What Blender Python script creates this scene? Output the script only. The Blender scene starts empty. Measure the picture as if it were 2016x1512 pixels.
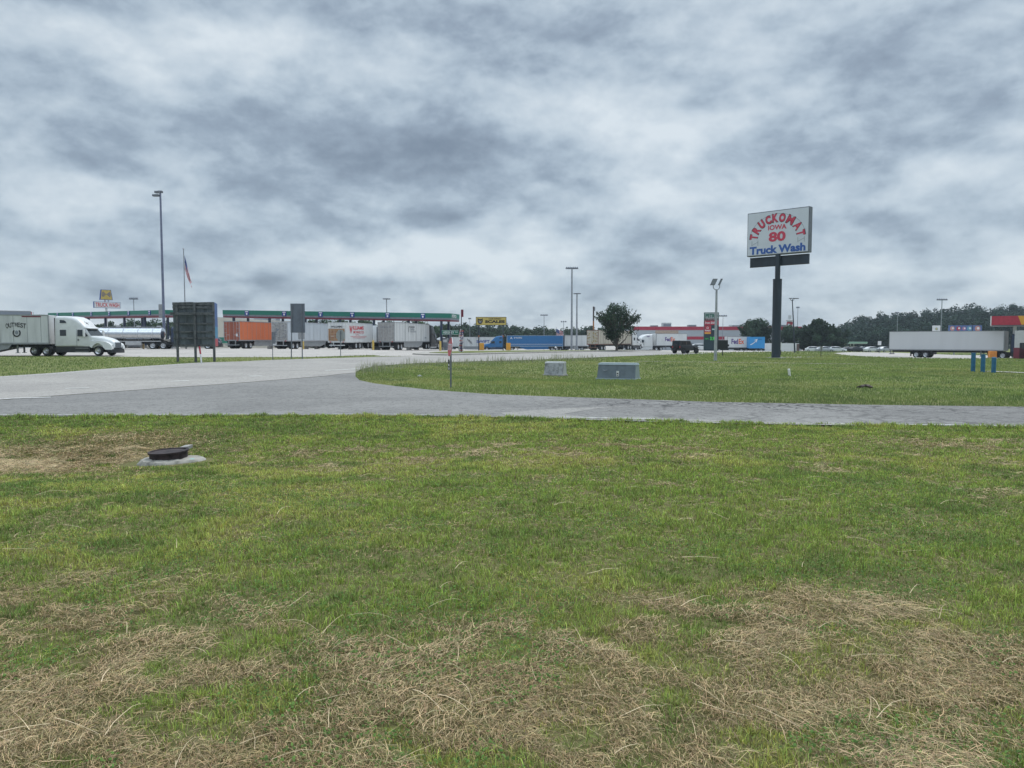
import bpy, bmesh, math, random
import numpy as np
from mathutils import Vector, Matrix, geometry

random.seed(7)
rng = np.random.default_rng(7)
scene = bpy.context.scene
col = scene.collection
R = math.radians

# ------------------------------------------------------------------ camera
F = 1467.0                       # focal length in photo pixels (photo 2016 x 1512)
PITCH = math.atan(87 / F)        # camera looks a little downwards
CAMH = 1.6
cam_data = bpy.data.cameras.new("camera")
cam_data.sensor_width = 36.0
cam_data.lens = 36.0 * F / 2016.0
cam_data.clip_start = 0.1
cam_data.clip_end = 9000
cam = bpy.data.objects.new("camera", cam_data)
cam.location = (0, 0, CAMH)
cam.rotation_euler = (R(90) - PITCH, 0, 0)
col.objects.link(cam)
scene.camera = cam
scene.view_settings.view_transform = 'Standard'
scene.view_settings.look = 'None'
scene.view_settings.exposure = 0.15
scene.view_settings.gamma = 1.0
scene.cycles.max_bounces = 6
scene.cycles.transparent_max_bounces = 8
scene.cycles.use_denoising = True

# ------------------------------------------------------------------ sky: broken grey cloud deck over a Nishita sky
SUN_EL, SUN_AZ = R(58), R(25)    # azimuth from +Y (view direction) towards +X
world = bpy.data.worlds.new("World")
scene.world = world
world.use_nodes = True
wt = world.node_tree
wt.nodes.clear()

class NT:
    def __init__(s, tree): s.t = tree
    def n(s, typ, **kw):
        nd = s.t.nodes.new(typ)
        for k, v in kw.items(): setattr(nd, k, v)
        return nd
    def link(s, a, b): s.t.links.new(a, b)
    def put(s, inp, v):
        if isinstance(v, (int, float)): inp.default_value = v
        elif isinstance(v, (tuple, list, Vector)):
            v = tuple(v)
            if len(inp.default_value) == 4 and len(v) == 3: v = v + (1,)
            inp.default_value = v
        else: s.link(v, inp)
    def m(s, op, a, b=0.0, c=0.0, clamp=False):
        nd = s.n('ShaderNodeMath', operation=op); nd.use_clamp = clamp
        s.put(nd.inputs[0], a); s.put(nd.inputs[1], b); s.put(nd.inputs[2], c)
        return nd.outputs[0]
    def vm(s, op, a, b=(0, 0, 0)):
        nd = s.n('ShaderNodeVectorMath', operation=op)
        s.put(nd.inputs[0], a); s.put(nd.inputs[1], b)
        return nd.outputs['Value'] if op in ('LENGTH', 'DOT_PRODUCT') else nd.outputs[0]
    def mr(s, v, a, b, c, d, smooth=True):
        nd = s.n('ShaderNodeMapRange'); nd.interpolation_type = 'SMOOTHSTEP' if smooth else 'LINEAR'
        s.put(nd.inputs[0], v)
        for i, q in enumerate((a, b, c, d)): nd.inputs[i + 1].default_value = q
        return nd.outputs[0]
    def noise(s, vec, scale, detail=4, rough=.5, dist=0.0, dim='3D'):
        nd = s.n('ShaderNodeTexNoise'); nd.noise_dimensions = dim
        s.put(nd.inputs['Vector'], vec)
        nd.inputs['Scale'].default_value = scale; nd.inputs['Detail'].default_value = detail
        nd.inputs['Roughness'].default_value = rough; nd.inputs['Distortion'].default_value = dist
        return nd.outputs[0]
    def ramp(s, v, stops):
        nd = s.n('ShaderNodeValToRGB'); e = nd.color_ramp.elements
        while len(e) < len(stops): e.new(0.5)
        for k, (p, c) in enumerate(stops):
            e[k].position = p; e[k].color = tuple(c) + (1,) if len(c) == 3 else c
        s.put(nd.inputs[0], v)
        return nd.outputs[0]
    def mix(s, f, a, b, typ='MIX'):
        nd = s.n('ShaderNodeMix', data_type='RGBA', blend_type=typ)
        s.put(nd.inputs[0], f); s.put(nd.inputs[6], a); s.put(nd.inputs[7], b)
        return nd.outputs[2]

w = NT(wt)
tc = w.n('ShaderNodeTexCoord')
sep = w.n('ShaderNodeSeparateXYZ'); w.link(tc.outputs['Generated'], sep.inputs[0])
dx, dy, dz = sep.outputs
zc = w.m('ADD', w.m('MAXIMUM', dz, 0.0), 0.16)
comb = w.n('ShaderNodeCombineXYZ')
w.link(w.m('DIVIDE', dx, zc), comb.inputs[0]); w.link(w.m('DIVIDE', dy, zc), comb.inputs[1])
uv = comb.outputs[0]
n_big = w.noise(uv, 0.55, 3, .5, .4)
dn = w.vm('MULTIPLY', tc.outputs['Generated'], (1, 1, 1.75))
n_mid = w.noise(w.vm('ADD', dn, (17.3, 4.1, 2.0)), 4.9, 10, .60, .15)
bl = w.noise(w.vm('ADD', dn, (8.1, 3.7, 6.0)), 9.5, 7, .55, .15)
n_fine = w.m('SUBTRACT', .66, w.m('MULTIPLY', w.m('ABSOLUTE', w.m('SUBTRACT', bl, .5)), 1.9))
n_str = w.noise(w.vm('ADD', uv, (3.3, 9.1, 5.0)), 2.2, 6, .55, .2)
d = w.m('ADD', w.m('ADD', w.m('MULTIPLY', n_big, .14), w.m('MULTIPLY', n_str, .16)), w.m('ADD', w.m('MULTIPLY', n_mid, .56), w.m('MULTIPLY', n_fine, .14)))
# large cloud masses, by azimuth and elevation (radians)
az = w.m('ARCTAN2', dx, dy); el = w.m('ARCSINE', dz)
ae = w.n('ShaderNodeCombineXYZ'); w.link(az, ae.inputs[0]); w.link(el, ae.inputs[1])
warp = w.n('ShaderNodeTexNoise'); w.link(ae.outputs[0], warp.inputs['Vector'])
warp.inputs['Scale'].default_value = 7; warp.inputs['Detail'].default_value = 5
wv = w.vm('MULTIPLY', w.vm('SUBTRACT', warp.outputs[1], (.5, .5, .5)), (.34, .16, 0))
aew = w.vm('ADD', ae.outputs[0], wv)
def sky_ang(px, py):
    u = (px - 1008) / F; v = (756 - py) / F
    a = (u, math.cos(PITCH) + v * math.sin(PITCH), -math.sin(PITCH) + v * math.cos(PITCH))
    n = math.sqrt(sum(q * q for q in a))
    return math.atan2(a[0], a[1]), math.asin(a[2] / n)
BLOBS = [  # photo px, py, half width px, half height px, amount (negative = darker)
    (160, 60, 330, 80, .05), (640, 60, 250, 70, .10), (1010, 50, 260, 90, -.02), (330, 170, 300, 60, -.08),
    (600, 265, 330, 85, -.09), (130, 250, 260, 55, -.07), (60, 350, 260, 50, .08), (250, 420, 200, 50, .09),
    (440, 400, 150, 70, -.10), (820, 410, 260, 65, -.10), (1000, 270, 250, 60, -.05), (1290, 235, 170, 75, .12),
    (1500, 60, 300, 100, .07), (1820, 60, 160, 100, -.05), (1770, 270, 300, 90, -.12), (1420, 380, 300, 60, .06),
    (1130, 430, 200, 50, .06), (1000, 500, 300, 40, .07), (1290, 480, 200, 35, -.07), (600, 500, 260, 30, .08),
    (120, 520, 300, 30, .06), (520, 560, 260, 16, -.04), (1500, 590, 400, 22, .05), (1800, 470, 300, 35, -.06),
    (1750, 380, 200, 40, .03), (1950, 180, 120, 60, .05), (1100, 570, 500, 14, .03), (80, 430, 160, 30, -.06)]
tot = d
for (bx, by, hw, hh, amt) in BLOBS:
    a0, e0 = sky_ang(bx, by)
    q = w.vm('MULTIPLY', w.vm('SUBTRACT', aew, (a0, e0, 0)), (F / hw, F / hh, 0))
    g = w.mr(w.vm('LENGTH', q), 0.1, 1.45, amt * .72, 0.0)
    tot = w.m('ADD', tot, g)
horizon = w.mr(dz, 0.0, 0.10, 1.0, 0.0)
tot = w.m('ADD', tot, w.m('MULTIPLY', horizon, .05))
# thicker puffs: bright upper rims, grey undersides
up_ = w.vm('ADD', dn, (17.3, 4.1, 2.0)); ra = w.noise(up_, 5.2, 5, .45, .1); rb = w.noise(w.vm('ADD', up_, (0, 0, .040)), 5.2, 5, .45, .1)
rc = w.noise(up_, 15, 5, .5, .1); rd = w.noise(w.vm('ADD', up_, (0, 0, .014)), 15, 5, .5, .1)
rel = w.m('ADD', w.m('MULTIPLY', w.m('SUBTRACT', ra, rb), .55), w.m('MULTIPLY', w.m('SUBTRACT', rc, rd), .16))
tot = w.m('ADD', w.m('MULTIPLY', w.m('SUBTRACT', w.m('ADD', tot, rel), .5), 1.15), .512)
cloud = w.ramp(tot, [(.24, (.165, .215, .285)), (.33, (.225, .285, .362)), (.42, (.310, .385, .475)), (.49, (.420, .510, .600)),
                     (.56, (.535, .625, .705)), (.69, (.720, .795, .850))])
hi = w.mr(dz, 0.46, 0.85, 1.0, 3.0)          # unseen overhead part of the deck, brightened to raise the light on the ground
cloud = w.vm('MULTIPLY', cloud, (1, 1, 1))
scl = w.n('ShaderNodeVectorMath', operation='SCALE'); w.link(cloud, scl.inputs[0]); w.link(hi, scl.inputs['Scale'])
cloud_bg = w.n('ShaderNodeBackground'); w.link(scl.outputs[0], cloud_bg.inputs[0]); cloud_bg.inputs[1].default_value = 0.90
sky = w.n('ShaderNodeTexSky', sky_type='NISHITA'); sky.sun_disc = False
sky.sun_elevation = SUN_EL; sky.sun_rotation = SUN_AZ
sky_bg = w.n('ShaderNodeBackground'); w.link(sky.outputs[0], sky_bg.inputs[0]); sky_bg.inputs[1].default_value = 0.10
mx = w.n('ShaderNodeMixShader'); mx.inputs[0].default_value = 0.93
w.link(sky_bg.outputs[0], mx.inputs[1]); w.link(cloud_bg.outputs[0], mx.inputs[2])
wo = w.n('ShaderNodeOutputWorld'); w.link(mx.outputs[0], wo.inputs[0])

sun_data = bpy.data.lights.new("sun", 'SUN')
sun_data.energy = 1.8; sun_data.angle = R(12); sun_data.color = (1.0, .96, .9)
sun = bpy.data.objects.new("sun", sun_data)
sd = Vector((math.sin(SUN_AZ) * math.cos(SUN_EL), math.cos(SUN_AZ) * math.cos(SUN_EL), math.sin(SUN_EL)))
sun.rotation_euler = sd.to_track_quat('Z', 'Y').to_euler()
sun.location = (0, 0, 60)
col.objects.link(sun)

# ------------------------------------------------------------------ rays and terrain
def ray(px, py):
    u = (px - 1008) / F; v = (756 - py) / F
    return (u, math.cos(PITCH) + v * math.sin(PITCH), -math.sin(PITCH) + v * math.cos(PITCH))
def at(px, py, Y):
    r = ray(px, py); t = Y / r[1]
    return Vector((r[0] * t, Y, CAMH + r[2] * t))
# spot heights: photo pixel of a ground point and its distance
CTRL = [(-300, 960, 8.4), (333, 960, 8.3), (333, 926, 10.1), (333, 914, 11), (333, 870, 13), (333, 823, 16),
        (60, 935, 10.2), (60, 880, 13), (0, 823, 16), (-400, 823, 16), (700, 920, 10.2), (700, 870, 12.8), (700, 821, 16),
        (1000, 823, 15.8), (1150, 900, 10.3), (1500, 836, 14.8), (1500, 900, 10.3), (2016, 843, 14.2), (2016, 920, 9.6), (2500, 850, 14),
        (1400, 793, 19.5), (2016, 803, 18.5), (2500, 812, 18), (1100, 783, 21.5), (850, 770, 24), (730, 757, 27), (890, 763, 25),
        (0, 742, 33), (-400, 770, 24), (420, 713, 54), (740, 702, 71), (700, 740, 33), (560, 748, 30),
        (387, 713, 52), (595, 707, 61), (60, 700, 77), (215, 701, 76), (-300, 703, 72), (325, 686, 105), (457, 687, 111), (760, 690, 109),
        (550, 688, 111), (660, 688, 103), (1000, 690, 126), (908, 696, 86), (900, 711, 60), (1040, 708, 64), (1217, 692, 116),
        (1218, 748, 39), (1092, 740, 42), (1527, 705, 75), (1408, 710, 62), (1400, 698, 100), (1350, 697, 106), (1555, 740, 36), (1702, 764, 27),
        (1936, 733, 42), (1810, 704, 118), (1980, 705, 110), (1616, 704, 82), (1565, 694, 130), (1500, 691, 165), (1300, 690, 160), (1167, 690, 152),
        (1060, 690, 205), (1660, 693, 190), (900, 688, 160), (600, 686, 160), (200, 685, 160), (-300, 688, 150), (2300, 712, 100), (2100, 700, 160)]
cp = [tuple(at(*c)) for c in CTRL]
cp += [(-6, 3, 0), (0, 3, 0), (6, 3, 0), (0, 6, 0.0), (-7, 6, 0), (7, 6, 0), (0, -3, 0), (-12, 0, 0), (12, 0, 0)]
for a in (-1.2, -.6, -.2, .2, .6, 1.2):
    cp.append((a * 420, 420, -1.2 - .8 * (a > 0)))
cp = np.array(cp)
def warpc(x, y):
    yy = np.clip(y, -4, 420) + 8
    return np.stack([np.clip(x / yy, -1.3, 1.3), np.log(yy)], -1)
cw = warpc(cp[:, 0], cp[:, 1])
CK = .12
def phi(r2): return np.sqrt(r2 + CK * CK)
A_ = phi(((cw[:, None] - cw[None]) ** 2).sum(-1)); n_ = len(cp)
M_ = np.zeros((n_ + 1, n_ + 1)); M_[:n_, :n_] = A_ - np.eye(n_) * .002; M_[:n_, n_] = 1; M_[n_, :n_] = 1
W_ = np.linalg.solve(M_, np.append(cp[:, 2], 0))
def T(x, y):
    x = np.asarray(x, float); y = np.asarray(y, float); sh = x.shape
    q = warpc(x.ravel(), y.ravel()); out = np.empty(len(q))
    for i in range(0, len(q), 60000):
        s = q[i:i + 60000]
        out[i:i + 60000] = phi(((s[:, None] - cw[None]) ** 2).sum(-1)) @ W_[:-1] + W_[-1]
    return out.reshape(sh)
def Tz(x, y): return float(T(np.array([x]), np.array([y]))[0])
def G(px, py):
    """ground point seen at a photo pixel"""
    r = np.array(ray(px, py)); ys = np.geomspace(2, 420, 500); t = ys / r[1]
    dzv = CAMH + r[2] * t - T(r[0] * t, ys)
    k = np.argmax(dzv < 0) if (dzv < 0).any() else len(ys) - 1
    a, b = ys[max(k - 1, 0)], ys[k]
    fa, fb = dzv[max(k - 1, 0)], dzv[k]
    yv = a + (b - a) * (fa / (fa - fb) if fa != fb else 0)
    return Vector((r[0] * yv / r[1], yv, 0))
def spot(px, Y, py=690):
    p = at(px, py, Y); return Vector((p.x, Y, Tz(p.x, Y)))
def zat(py, Y, px=1008): return at(px, py, Y).z

# value noise in numpy
_L = rng.random((256, 256))
def vnoise(x, y):
    xi = np.floor(x).astype(int); yi = np.floor(y).astype(int); fx = x - xi; fy = y - yi
    fx = fx * fx * (3 - 2 * fx); fy = fy * fy * (3 - 2 * fy)
    a = _L[xi % 256, yi % 256]; b = _L[(xi + 1) % 256, yi % 256]; c = _L[xi % 256, (yi + 1) % 256]; e = _L[(xi + 1) % 256, (yi + 1) % 256]
    return (a * (1 - fx) + b * fx) * (1 - fy) + (c * (1 - fx) + e * fx) * fy
def fbm(x, y, o=4):
    s = 0; a = .5; tot_ = 0
    for k in range(o):
        s = s + a * vnoise(x * 2 ** k + 13.7 * k, y * 2 ** k + 5.1 * k); tot_ += a; a *= .5
    return s / tot_
def sst(x, a, b):
    t = np.clip((x - a) / (b - a), 0, 1); return t * t * (3 - 2 * t)

# ------------------------------------------------------------------ object helpers
def tag(o, label=None, cat=None, group=None, kind=None):
    if label: o['label'] = label
    if cat: o['category'] = cat
    if group: o['group'] = group
    if kind: o['kind'] = kind
    return o
def thing(name, label, cat, loc=(0, 0, 0), rz=0.0, group=None):
    o = bpy.data.objects.new(name, None); col.objects.link(o)
    o.empty_display_size = .3; o.location = loc; o.rotation_euler = (0, 0, rz)
    return tag(o, label, cat, group)

MATS = {}
def mat(name, c, rough=.6, metal=0.0, var=.12, scale=3.0, bump=0.0, bscale=20, c2=None, spec=None, streak=False):
    if name in MATS: return MATS[name]
    m = bpy.data.materials.new(name); m.use_nodes = True
    t = NT(m.node_tree); bs = m.node_tree.nodes['Principled BSDF']
    tcn = t.n('ShaderNodeTexCoord'); v = tcn.outputs['Object']
    if streak:
        mp = t.n('ShaderNodeMapping'); t.link(v, mp.inputs[0]); mp.inputs['Scale'].default_value = (1, 1, .15); v = mp.outputs[0]
    nz = t.noise(v, scale, 5, .6)
    dark = tuple(x * (1 - 2.2 * var) for x in c) if c2 is None else c2
    lite = tuple(min(1, x * (1 + .6 * var)) for x in c)
    colr = t.ramp(nz, [(.3, dark), (.52, c), (.75, lite)])
    t.link(colr, bs.inputs['Base Color'])
    bs.inputs['Roughness'].default_value = rough; bs.inputs['Metallic'].default_value = metal
    if spec is not None: bs.inputs['Specular IOR Level'].default_value = spec
    if bump:
        b = t.n('ShaderNodeBump'); b.inputs['Strength'].default_value = bump
        t.link(t.noise(tcn.outputs['Object'], bscale, 4, .6), b.inputs['Height']); t.link(b.outputs[0], bs.inputs['Normal'])
    MATS[name] = m
    return m
def emis(name, c, s=1.0):
    if name in MATS: return MATS[name]
    m = bpy.data.materials.new(name); m.use_nodes = True
    bs = m.node_tree.nodes['Principled BSDF']; bs.inputs['Base Color'].default_value = tuple(c) + (1,)
    bs.inputs['Emission Color'].default_value = tuple(c) + (1,); bs.inputs['Emission Strength'].default_value = s
    MATS[name] = m; return m

class MB:
    def __init__(s): s.v = []; s.f = []; s.mi = []; s.mats = []
    def _m(s, m):
        if m not in s.mats: s.mats.append(m)
        return s.mats.index(m)
    def add(s, vs, fs, m):
        o = len(s.v); s.v += [tuple(v) for v in vs]; s.f += [tuple(i + o for i in f) for f in fs]; s.mi += [s._m(m)] * len(fs); return s
    def box(s, x0, x1, y0, y1, z0, z1, m, b=0.0):
        if b <= 0:
            vs = [(x, y, z) for x in (x0, x1) for y in (y0, y1) for z in (z0, z1)]
            return s.add(vs, [(0, 1, 3, 2), (4, 6, 7, 5), (0, 4, 5, 1), (2, 3, 7, 6), (0, 2, 6, 4), (1, 5, 7, 3)], m)
        bm = bmesh.new(); bmesh.ops.create_cube(bm, size=1)
        for v in bm.verts: v.co = Vector(((x0 + x1) / 2 + v.co.x * (x1 - x0), (y0 + y1) / 2 + v.co.y * (y1 - y0), (z0 + z1) / 2 + v.co.z * (z1 - z0)))
        bmesh.ops.bevel(bm, geom=list(bm.edges), offset=b, segments=2, affect='EDGES', profile=.5)
        bm.verts.index_update(); vs = [v.co.copy() for v in bm.verts]; fs = [[v.index for v in f.verts] for f in bm.faces]; bm.free()
        return s.add(vs, fs, m)
    def tube(s, pts, rad, m, n=10, cap=True):
        pts = [Vector(p) for p in pts]; rs = rad if isinstance(rad, (list, tuple)) else [rad] * len(pts)
        vs = []; fs = []
        for i, p in enumerate(pts):
            dr = (pts[min(i + 1, len(pts) - 1)] - pts[max(i - 1, 0)]).normalized()
            a = dr.orthogonal().normalized() if abs(dr.z) < .99 else Vector((1, 0, 0)); 
            a = (a - dr * a.dot(dr)).normalized(); b = dr.cross(a)
            if i and (a.dot(pa) < 0): a, b = -a, -b
            if i and abs(a.dot(pa)) < .9:
                a = (pa - dr * pa.dot(dr)).normalized(); b = dr.cross(a)
            pa = a
            vs += [p + (a * math.cos(2 * math.pi * k / n) + b * math.sin(2 * math.pi * k / n)) * rs[i] for k in range(n)]
        for i in range(len(pts) - 1):
            fs += [(i * n + k, i * n + (k + 1) % n, (i + 1) * n + (k + 1) % n, (i + 1) * n + k) for k in range(n)]
        if cap: fs += [tuple(range(n))[::-1], tuple((len(pts) - 1) * n + k for k in range(n))]
        return s.add(vs, fs, m)
    def prism(s, poly, y0, y1, m):            # poly in (x,z), extruded along y
        n = len(poly); vs = [(x, y0, z) for x, z in poly] + [(x, y1, z) for x, z in poly]
        fs = [(k, (k + 1) % n, n + (k + 1) % n, n + k) for k in range(n)] + [tuple(range(n))[::-1], tuple(range(n, 2 * n))]
        return s.add(vs, fs, m)
    def loft(s, secs, m, caps=True):          # (x, half width bottom, half width top, z bottom, z top, corner radius)
        vs = []; fs = []; N = 16
        for (x, wb, wt, zb, zt, r) in secs:
            r = min(r, (zt - zb) * .45, min(wb, wt) * .45)
            for (sx, cz, hw, a0) in ((1, zt - r, wt, 0), (-1, zt - r, wt, 90), (-1, zb + r * .5, wb, 180), (1, zb + r * .5, wb, 270)):
                rr = r if cz > (zb + zt) / 2 else r * .5
                for k in range(4):
                    a = R(a0 + 30 * k); vs.append((x, sx * (hw - rr) + rr * math.cos(a), cz + rr * math.sin(a)))
        for i in range(len(secs) - 1):
            fs += [(i * N + k, i * N + (k + 1) % N, (i + 1) * N + (k + 1) % N, (i + 1) * N + k) for k in range(N)]
        if caps: fs += [tuple(range(N))[::-1], tuple((len(secs) - 1) * N + k for k in range(N))]
        return s.add(vs, fs, m)
    def quad(s, a, b, c, e, m): return s.add([a, b, c, e], [(0, 1, 2, 3)], m)
    def build(s, name, parent=None, M=None, smooth=False, loc=None):
        me = bpy.data.meshes.new(name)
        vs = [tuple(M @ Vector(v)) for v in s.v] if M is not None else s.v
        me.from_pydata(vs, [], s.f)
        for m in s.mats: me.materials.append(m)
        me.polygons.foreach_set('material_index', s.mi)
        bm = bmesh.new(); bm.from_mesh(me); bmesh.ops.recalc_face_normals(bm, faces=bm.faces); bm.to_mesh(me); bm.free()
        if smooth:
            me.polygons.foreach_set('use_smooth', [True] * len(me.polygons)); me.set_sharp_from_angle(angle=R(38))
        o = bpy.data.objects.new(name, me); col.objects.link(o)
        if parent: o.parent = parent
        if loc is not None: o.location = loc
        return o

_font = {}
def text_geo(body, bold=.0):
    k = (body, bold)
    if k not in _font:
        cu = bpy.data.curves.new("lettering", 'FONT'); cu.body = body; cu.size = 1; cu.offset = bold; cu.resolution_u = 3
        ob = bpy.data.objects.new("lettering", cu); me = bpy.data.meshes.new_from_object(ob)
        v = np.array([tuple(q.co)[:2] for q in me.vertices]); f = [tuple(p.vertices) for p in me.polygons]
        bpy.data.objects.remove(ob); bpy.data.curves.remove(cu); bpy.data.meshes.remove(me)
        lo, hi_ = v.min(0), v.max(0); _font[k] = ((v - (lo + hi_) / 2) / (hi_ - lo), f)
    return _font[k]
def add_text(mb, body, c, right, up, wd, ht, m, bold=.015):
    v, f = text_geo(body, bold); c = Vector(c); right = Vector(right).normalized(); up = Vector(up).normalized()
    mb.add([c + right * (a * wd) + up * (b * ht) for a, b in v], f, m)
def letters(parent, items, name="lettering", M=None, label=None):
    """items: (text, centre, right, up, width, height, material[, bold])"""
    mb = MB()
    for it in items: add_text(mb, *it)
    o = mb.build(name, parent, M)
    if label: o['label'] = label
    return o
# ------------------------------------------------------------------ ground
def grid_lines():
    xs = np.concatenate([np.arange(0, 20, .5), np.arange(20, 60, 1.5), np.arange(60, 160, 5), np.geomspace(160, 3000, 24)])
    xs = np.unique(np.concatenate([-xs, xs]))
    ys = np.concatenate([np.arange(-12, 1, 1.5), np.arange(1, 30, .5), np.arange(30, 90, 1.0), np.arange(90, 220, 4), np.geomspace(220, 4000, 24)])
    return xs, np.unique(ys)
XS, YS = grid_lines()

def dryness(x, y):
    """how much mown dry grass lies here, 0..1"""
    n1 = fbm(x * .55 + 3, y * .9 + 7, 3); n2 = .45 * fbm(x * 1.5, y * 2.2, 3) + .55 * fbm(x * 4.2 + 3, y * 5.2, 3); n3 = fbm(x * .25 + 40, y * .35 + 9, 3)
    edge = 4.62 + .25 * np.sin(x * 1.3) + np.where(x < -1.2, .35, 0) + (n1 - .5) * 1.7
    near = sst(edge - y, -.25, 1.0)
    d_ = near * sst(n2 + .07 * sst(3.9 - y, -.2, .9), .38, .58) * 1.0
    band = np.exp(-((y - 11.2 - .03 * x) / 1.5) ** 2) * .5 * sst(n2, .40, .66) * sst(n3, .3, .6)
    left = np.exp(-(((x + 7.3) / 1.9) ** 4 + ((y - 11.7) / 1.6) ** 4)) * .95 * sst(n2, .22, .5)
    left2 = np.exp(-(((x + 7.0) / 1.6) ** 2 + ((y - 13.4) / .8) ** 2)) * .7
    mid = .30 * sst(n1 * .5 + n2 * .5, .60, .74) * sst(y, 3, 5)
    return np.clip(np.maximum.reduce([d_, band, left, left2, mid]), 0, 1)

def grass_colour(x, y, n):
    """base colour of the turf itself: mid green, yellow-green and dark clover patches"""
    a = fbm(x * .35, y * .5, 4); b = fbm(x * 1.7 + 9, y * 2.2 + 3, 3); c3 = fbm(x * .08 + 2, y * .08 + 8, 3)
    g = np.array([.270, .355, .075]); yel = np.array([.400, .425, .110]); dk = np.array([.150, .225, .060])
    w1 = sst(a * .6 + b * .4, .48, .68)[:, None]; w2 = sst(.5 - (b * .6 + c3 * .4), -.02, .14)[:, None]
    cc = g * (1 - w1) + yel * w1
    return cc * (1 - w2 * .7) + dk * w2 * .7

def poly_in(poly, x, y):
    ins = np.zeros(len(x), bool); n = len(poly)
    for i in range(n):
        x0, y0 = poly[i][0], poly[i][1]; x1, y1 = poly[(i + 1) % n][0], poly[(i + 1) % n][1]
        if y0 == y1: continue
        c_ = ((y0 > y) != (y1 > y)) & (x < (x1 - x0) * (y - y0) / (y1 - y0) + x0)
        ins ^= c_
    return ins

def slice_poly(p, axis, c):
    lo, hi_ = [], []
    for i in range(len(p)):
        a, b = p[i], p[(i + 1) % len(p)]
        if a[axis] <= c: lo.append(a)
        if a[axis] >= c: hi_.append(a)
        if (a[axis] - c) * (b[axis] - c) < 0:
            t = (c - a[axis]) / (b[axis] - a[axis]); q = (a[0] + (b[0] - a[0]) * t, a[1] + (b[1] - a[1]) * t)
            lo.append(q); hi_.append(q)
    return lo, hi_
def dice(p, axis, lines):
    out = []; rest = p
    lo_, hi_ = min(q[axis] for q in p), max(q[axis] for q in p)
    for c in lines:
        if c <= lo_ + 1e-6: continue
        if c >= hi_ - 1e-6: break
        a, rest = slice_poly(rest, axis, c)
        if len(a) >= 3: out.append(a)
        if len(rest) < 3: return out
    out.append(rest)
    return out
def sheet(name, poly, dz, m, skirt=0.0, label=None):
    poly = [(p[0], p[1]) for p in poly]
    tris = geometry.tessellate_polygon([[Vector((p[0], p[1], 0)) for p in poly]])
    key = {}; V = []; Fc = []
    for t in tris:
        for s_ in dice([poly[i] for i in t], 0, XS):
            for q in dice(s_, 1, YS):
                ids = []
                for p in q:
                    k = (round(p[0], 4), round(p[1], 4))
                    if k not in key: key[k] = len(V); V.append(p)
                    if not ids or ids[-1] != key[k]: ids.append(key[k])
                if len(ids) > 1 and ids[0] == ids[-1]: ids.pop()
                if len(set(ids)) >= 3: Fc.append(ids)
    V = np.array(V); Z = T(V[:, 0], V[:, 1]) + dz
    me = bpy.data.meshes.new(name)
    me.from_pydata(np.column_stack([V, Z]).tolist(), [], Fc); me.materials.append(m)
    bm = bmesh.new(); bm.from_mesh(me)
    bmesh.ops.remove_doubles(bm, verts=bm.verts, dist=.0005)
    bmesh.ops.recalc_face_normals(bm, faces=bm.faces)
    if sum(f.normal.z for f in bm.faces) < 0: bmesh.ops.reverse_faces(bm, faces=bm.faces)
    if skirt:
        be = [e for e in bm.edges if e.is_boundary]
        r = bmesh.ops.extrude_edge_only(bm, edges=be)
        for g in r['geom']:
            if isinstance(g, bmesh.types.BMVert): g.co.z -= skirt
    bm.to_mesh(me); bm.free()
    o = bpy.data.objects.new(name, me); col.objects.link(o)
    tag(o, label, None, None, 'structure')
    return o

# --- ground sheet
gx, gy = np.meshgrid(XS, YS)
gz = T(gx, gy)
nyy, nxx = gx.shape
me = bpy.data.meshes.new('ground')
idx = np.arange(nxx * nyy).reshape(nyy, nxx)
fq = np.stack([idx[:-1, :-1], idx[:-1, 1:], idx[1:, 1:], idx[1:, :-1]], -1).reshape(-1, 4)
me.from_pydata(np.stack([gx, gy, gz], -1).reshape(-1, 3).tolist(), [], fq.tolist())
me.polygons.foreach_set('use_smooth', [True] * len(me.polygons))
ground = bpy.data.objects.new('ground', me); col.objects.link(ground); tag(ground, kind='structure')
gm = bpy.data.materials.new('turf'); gm.use_nodes = True
t = NT(gm.node_tree); bs = gm.node_tree.nodes['Principled BSDF']
pos = t.n('ShaderNodeNewGeometry').outputs['Position']
nA = t.noise(pos, .35, 5, .6); nB = t.noise(pos, 2.2, 6, .65); nC = t.noise(pos, 22, 4, .6)
sepg = t.n('ShaderNodeSeparateXYZ'); t.link(pos, sepg.inputs[0])
g1 = t.ramp(nA, [(.35, (.14, .175, .055)), (.5, (.185, .225, .070)), (.66, (.24, .255, .09))])
g2 = t.mix(t.mr(nB, .38, .66, 0, .6), g1, (.065, .085, .028))
g3 = t.mix(t.mr(nC, .35, .7, 0, .6), g2, (.150, .125, .070))
nearf = t.mr(sepg.outputs[1], 15, 24, .95, 0)
soil = t.mix(nB, (.085, .085, .032), (.17, .14, .07))
g4 = t.mix(t.m('MULTIPLY', nearf, t.mr(nC, .3, .7, .5, 1.0)), g3, soil)
t.link(g4, bs.inputs['Base Color']); bs.inputs['Roughness'].default_value = .95; bs.inputs['Specular IOR Level'].default_value = .1
bp = t.n('ShaderNodeBump'); bp.inputs['Strength'].default_value = .8; bp.inputs['Distance'].default_value = .04
t.link(nC, bp.inputs['Height']); t.link(bp.outputs[0], bs.inputs['Normal'])
ground.data.materials.append(gm)

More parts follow.
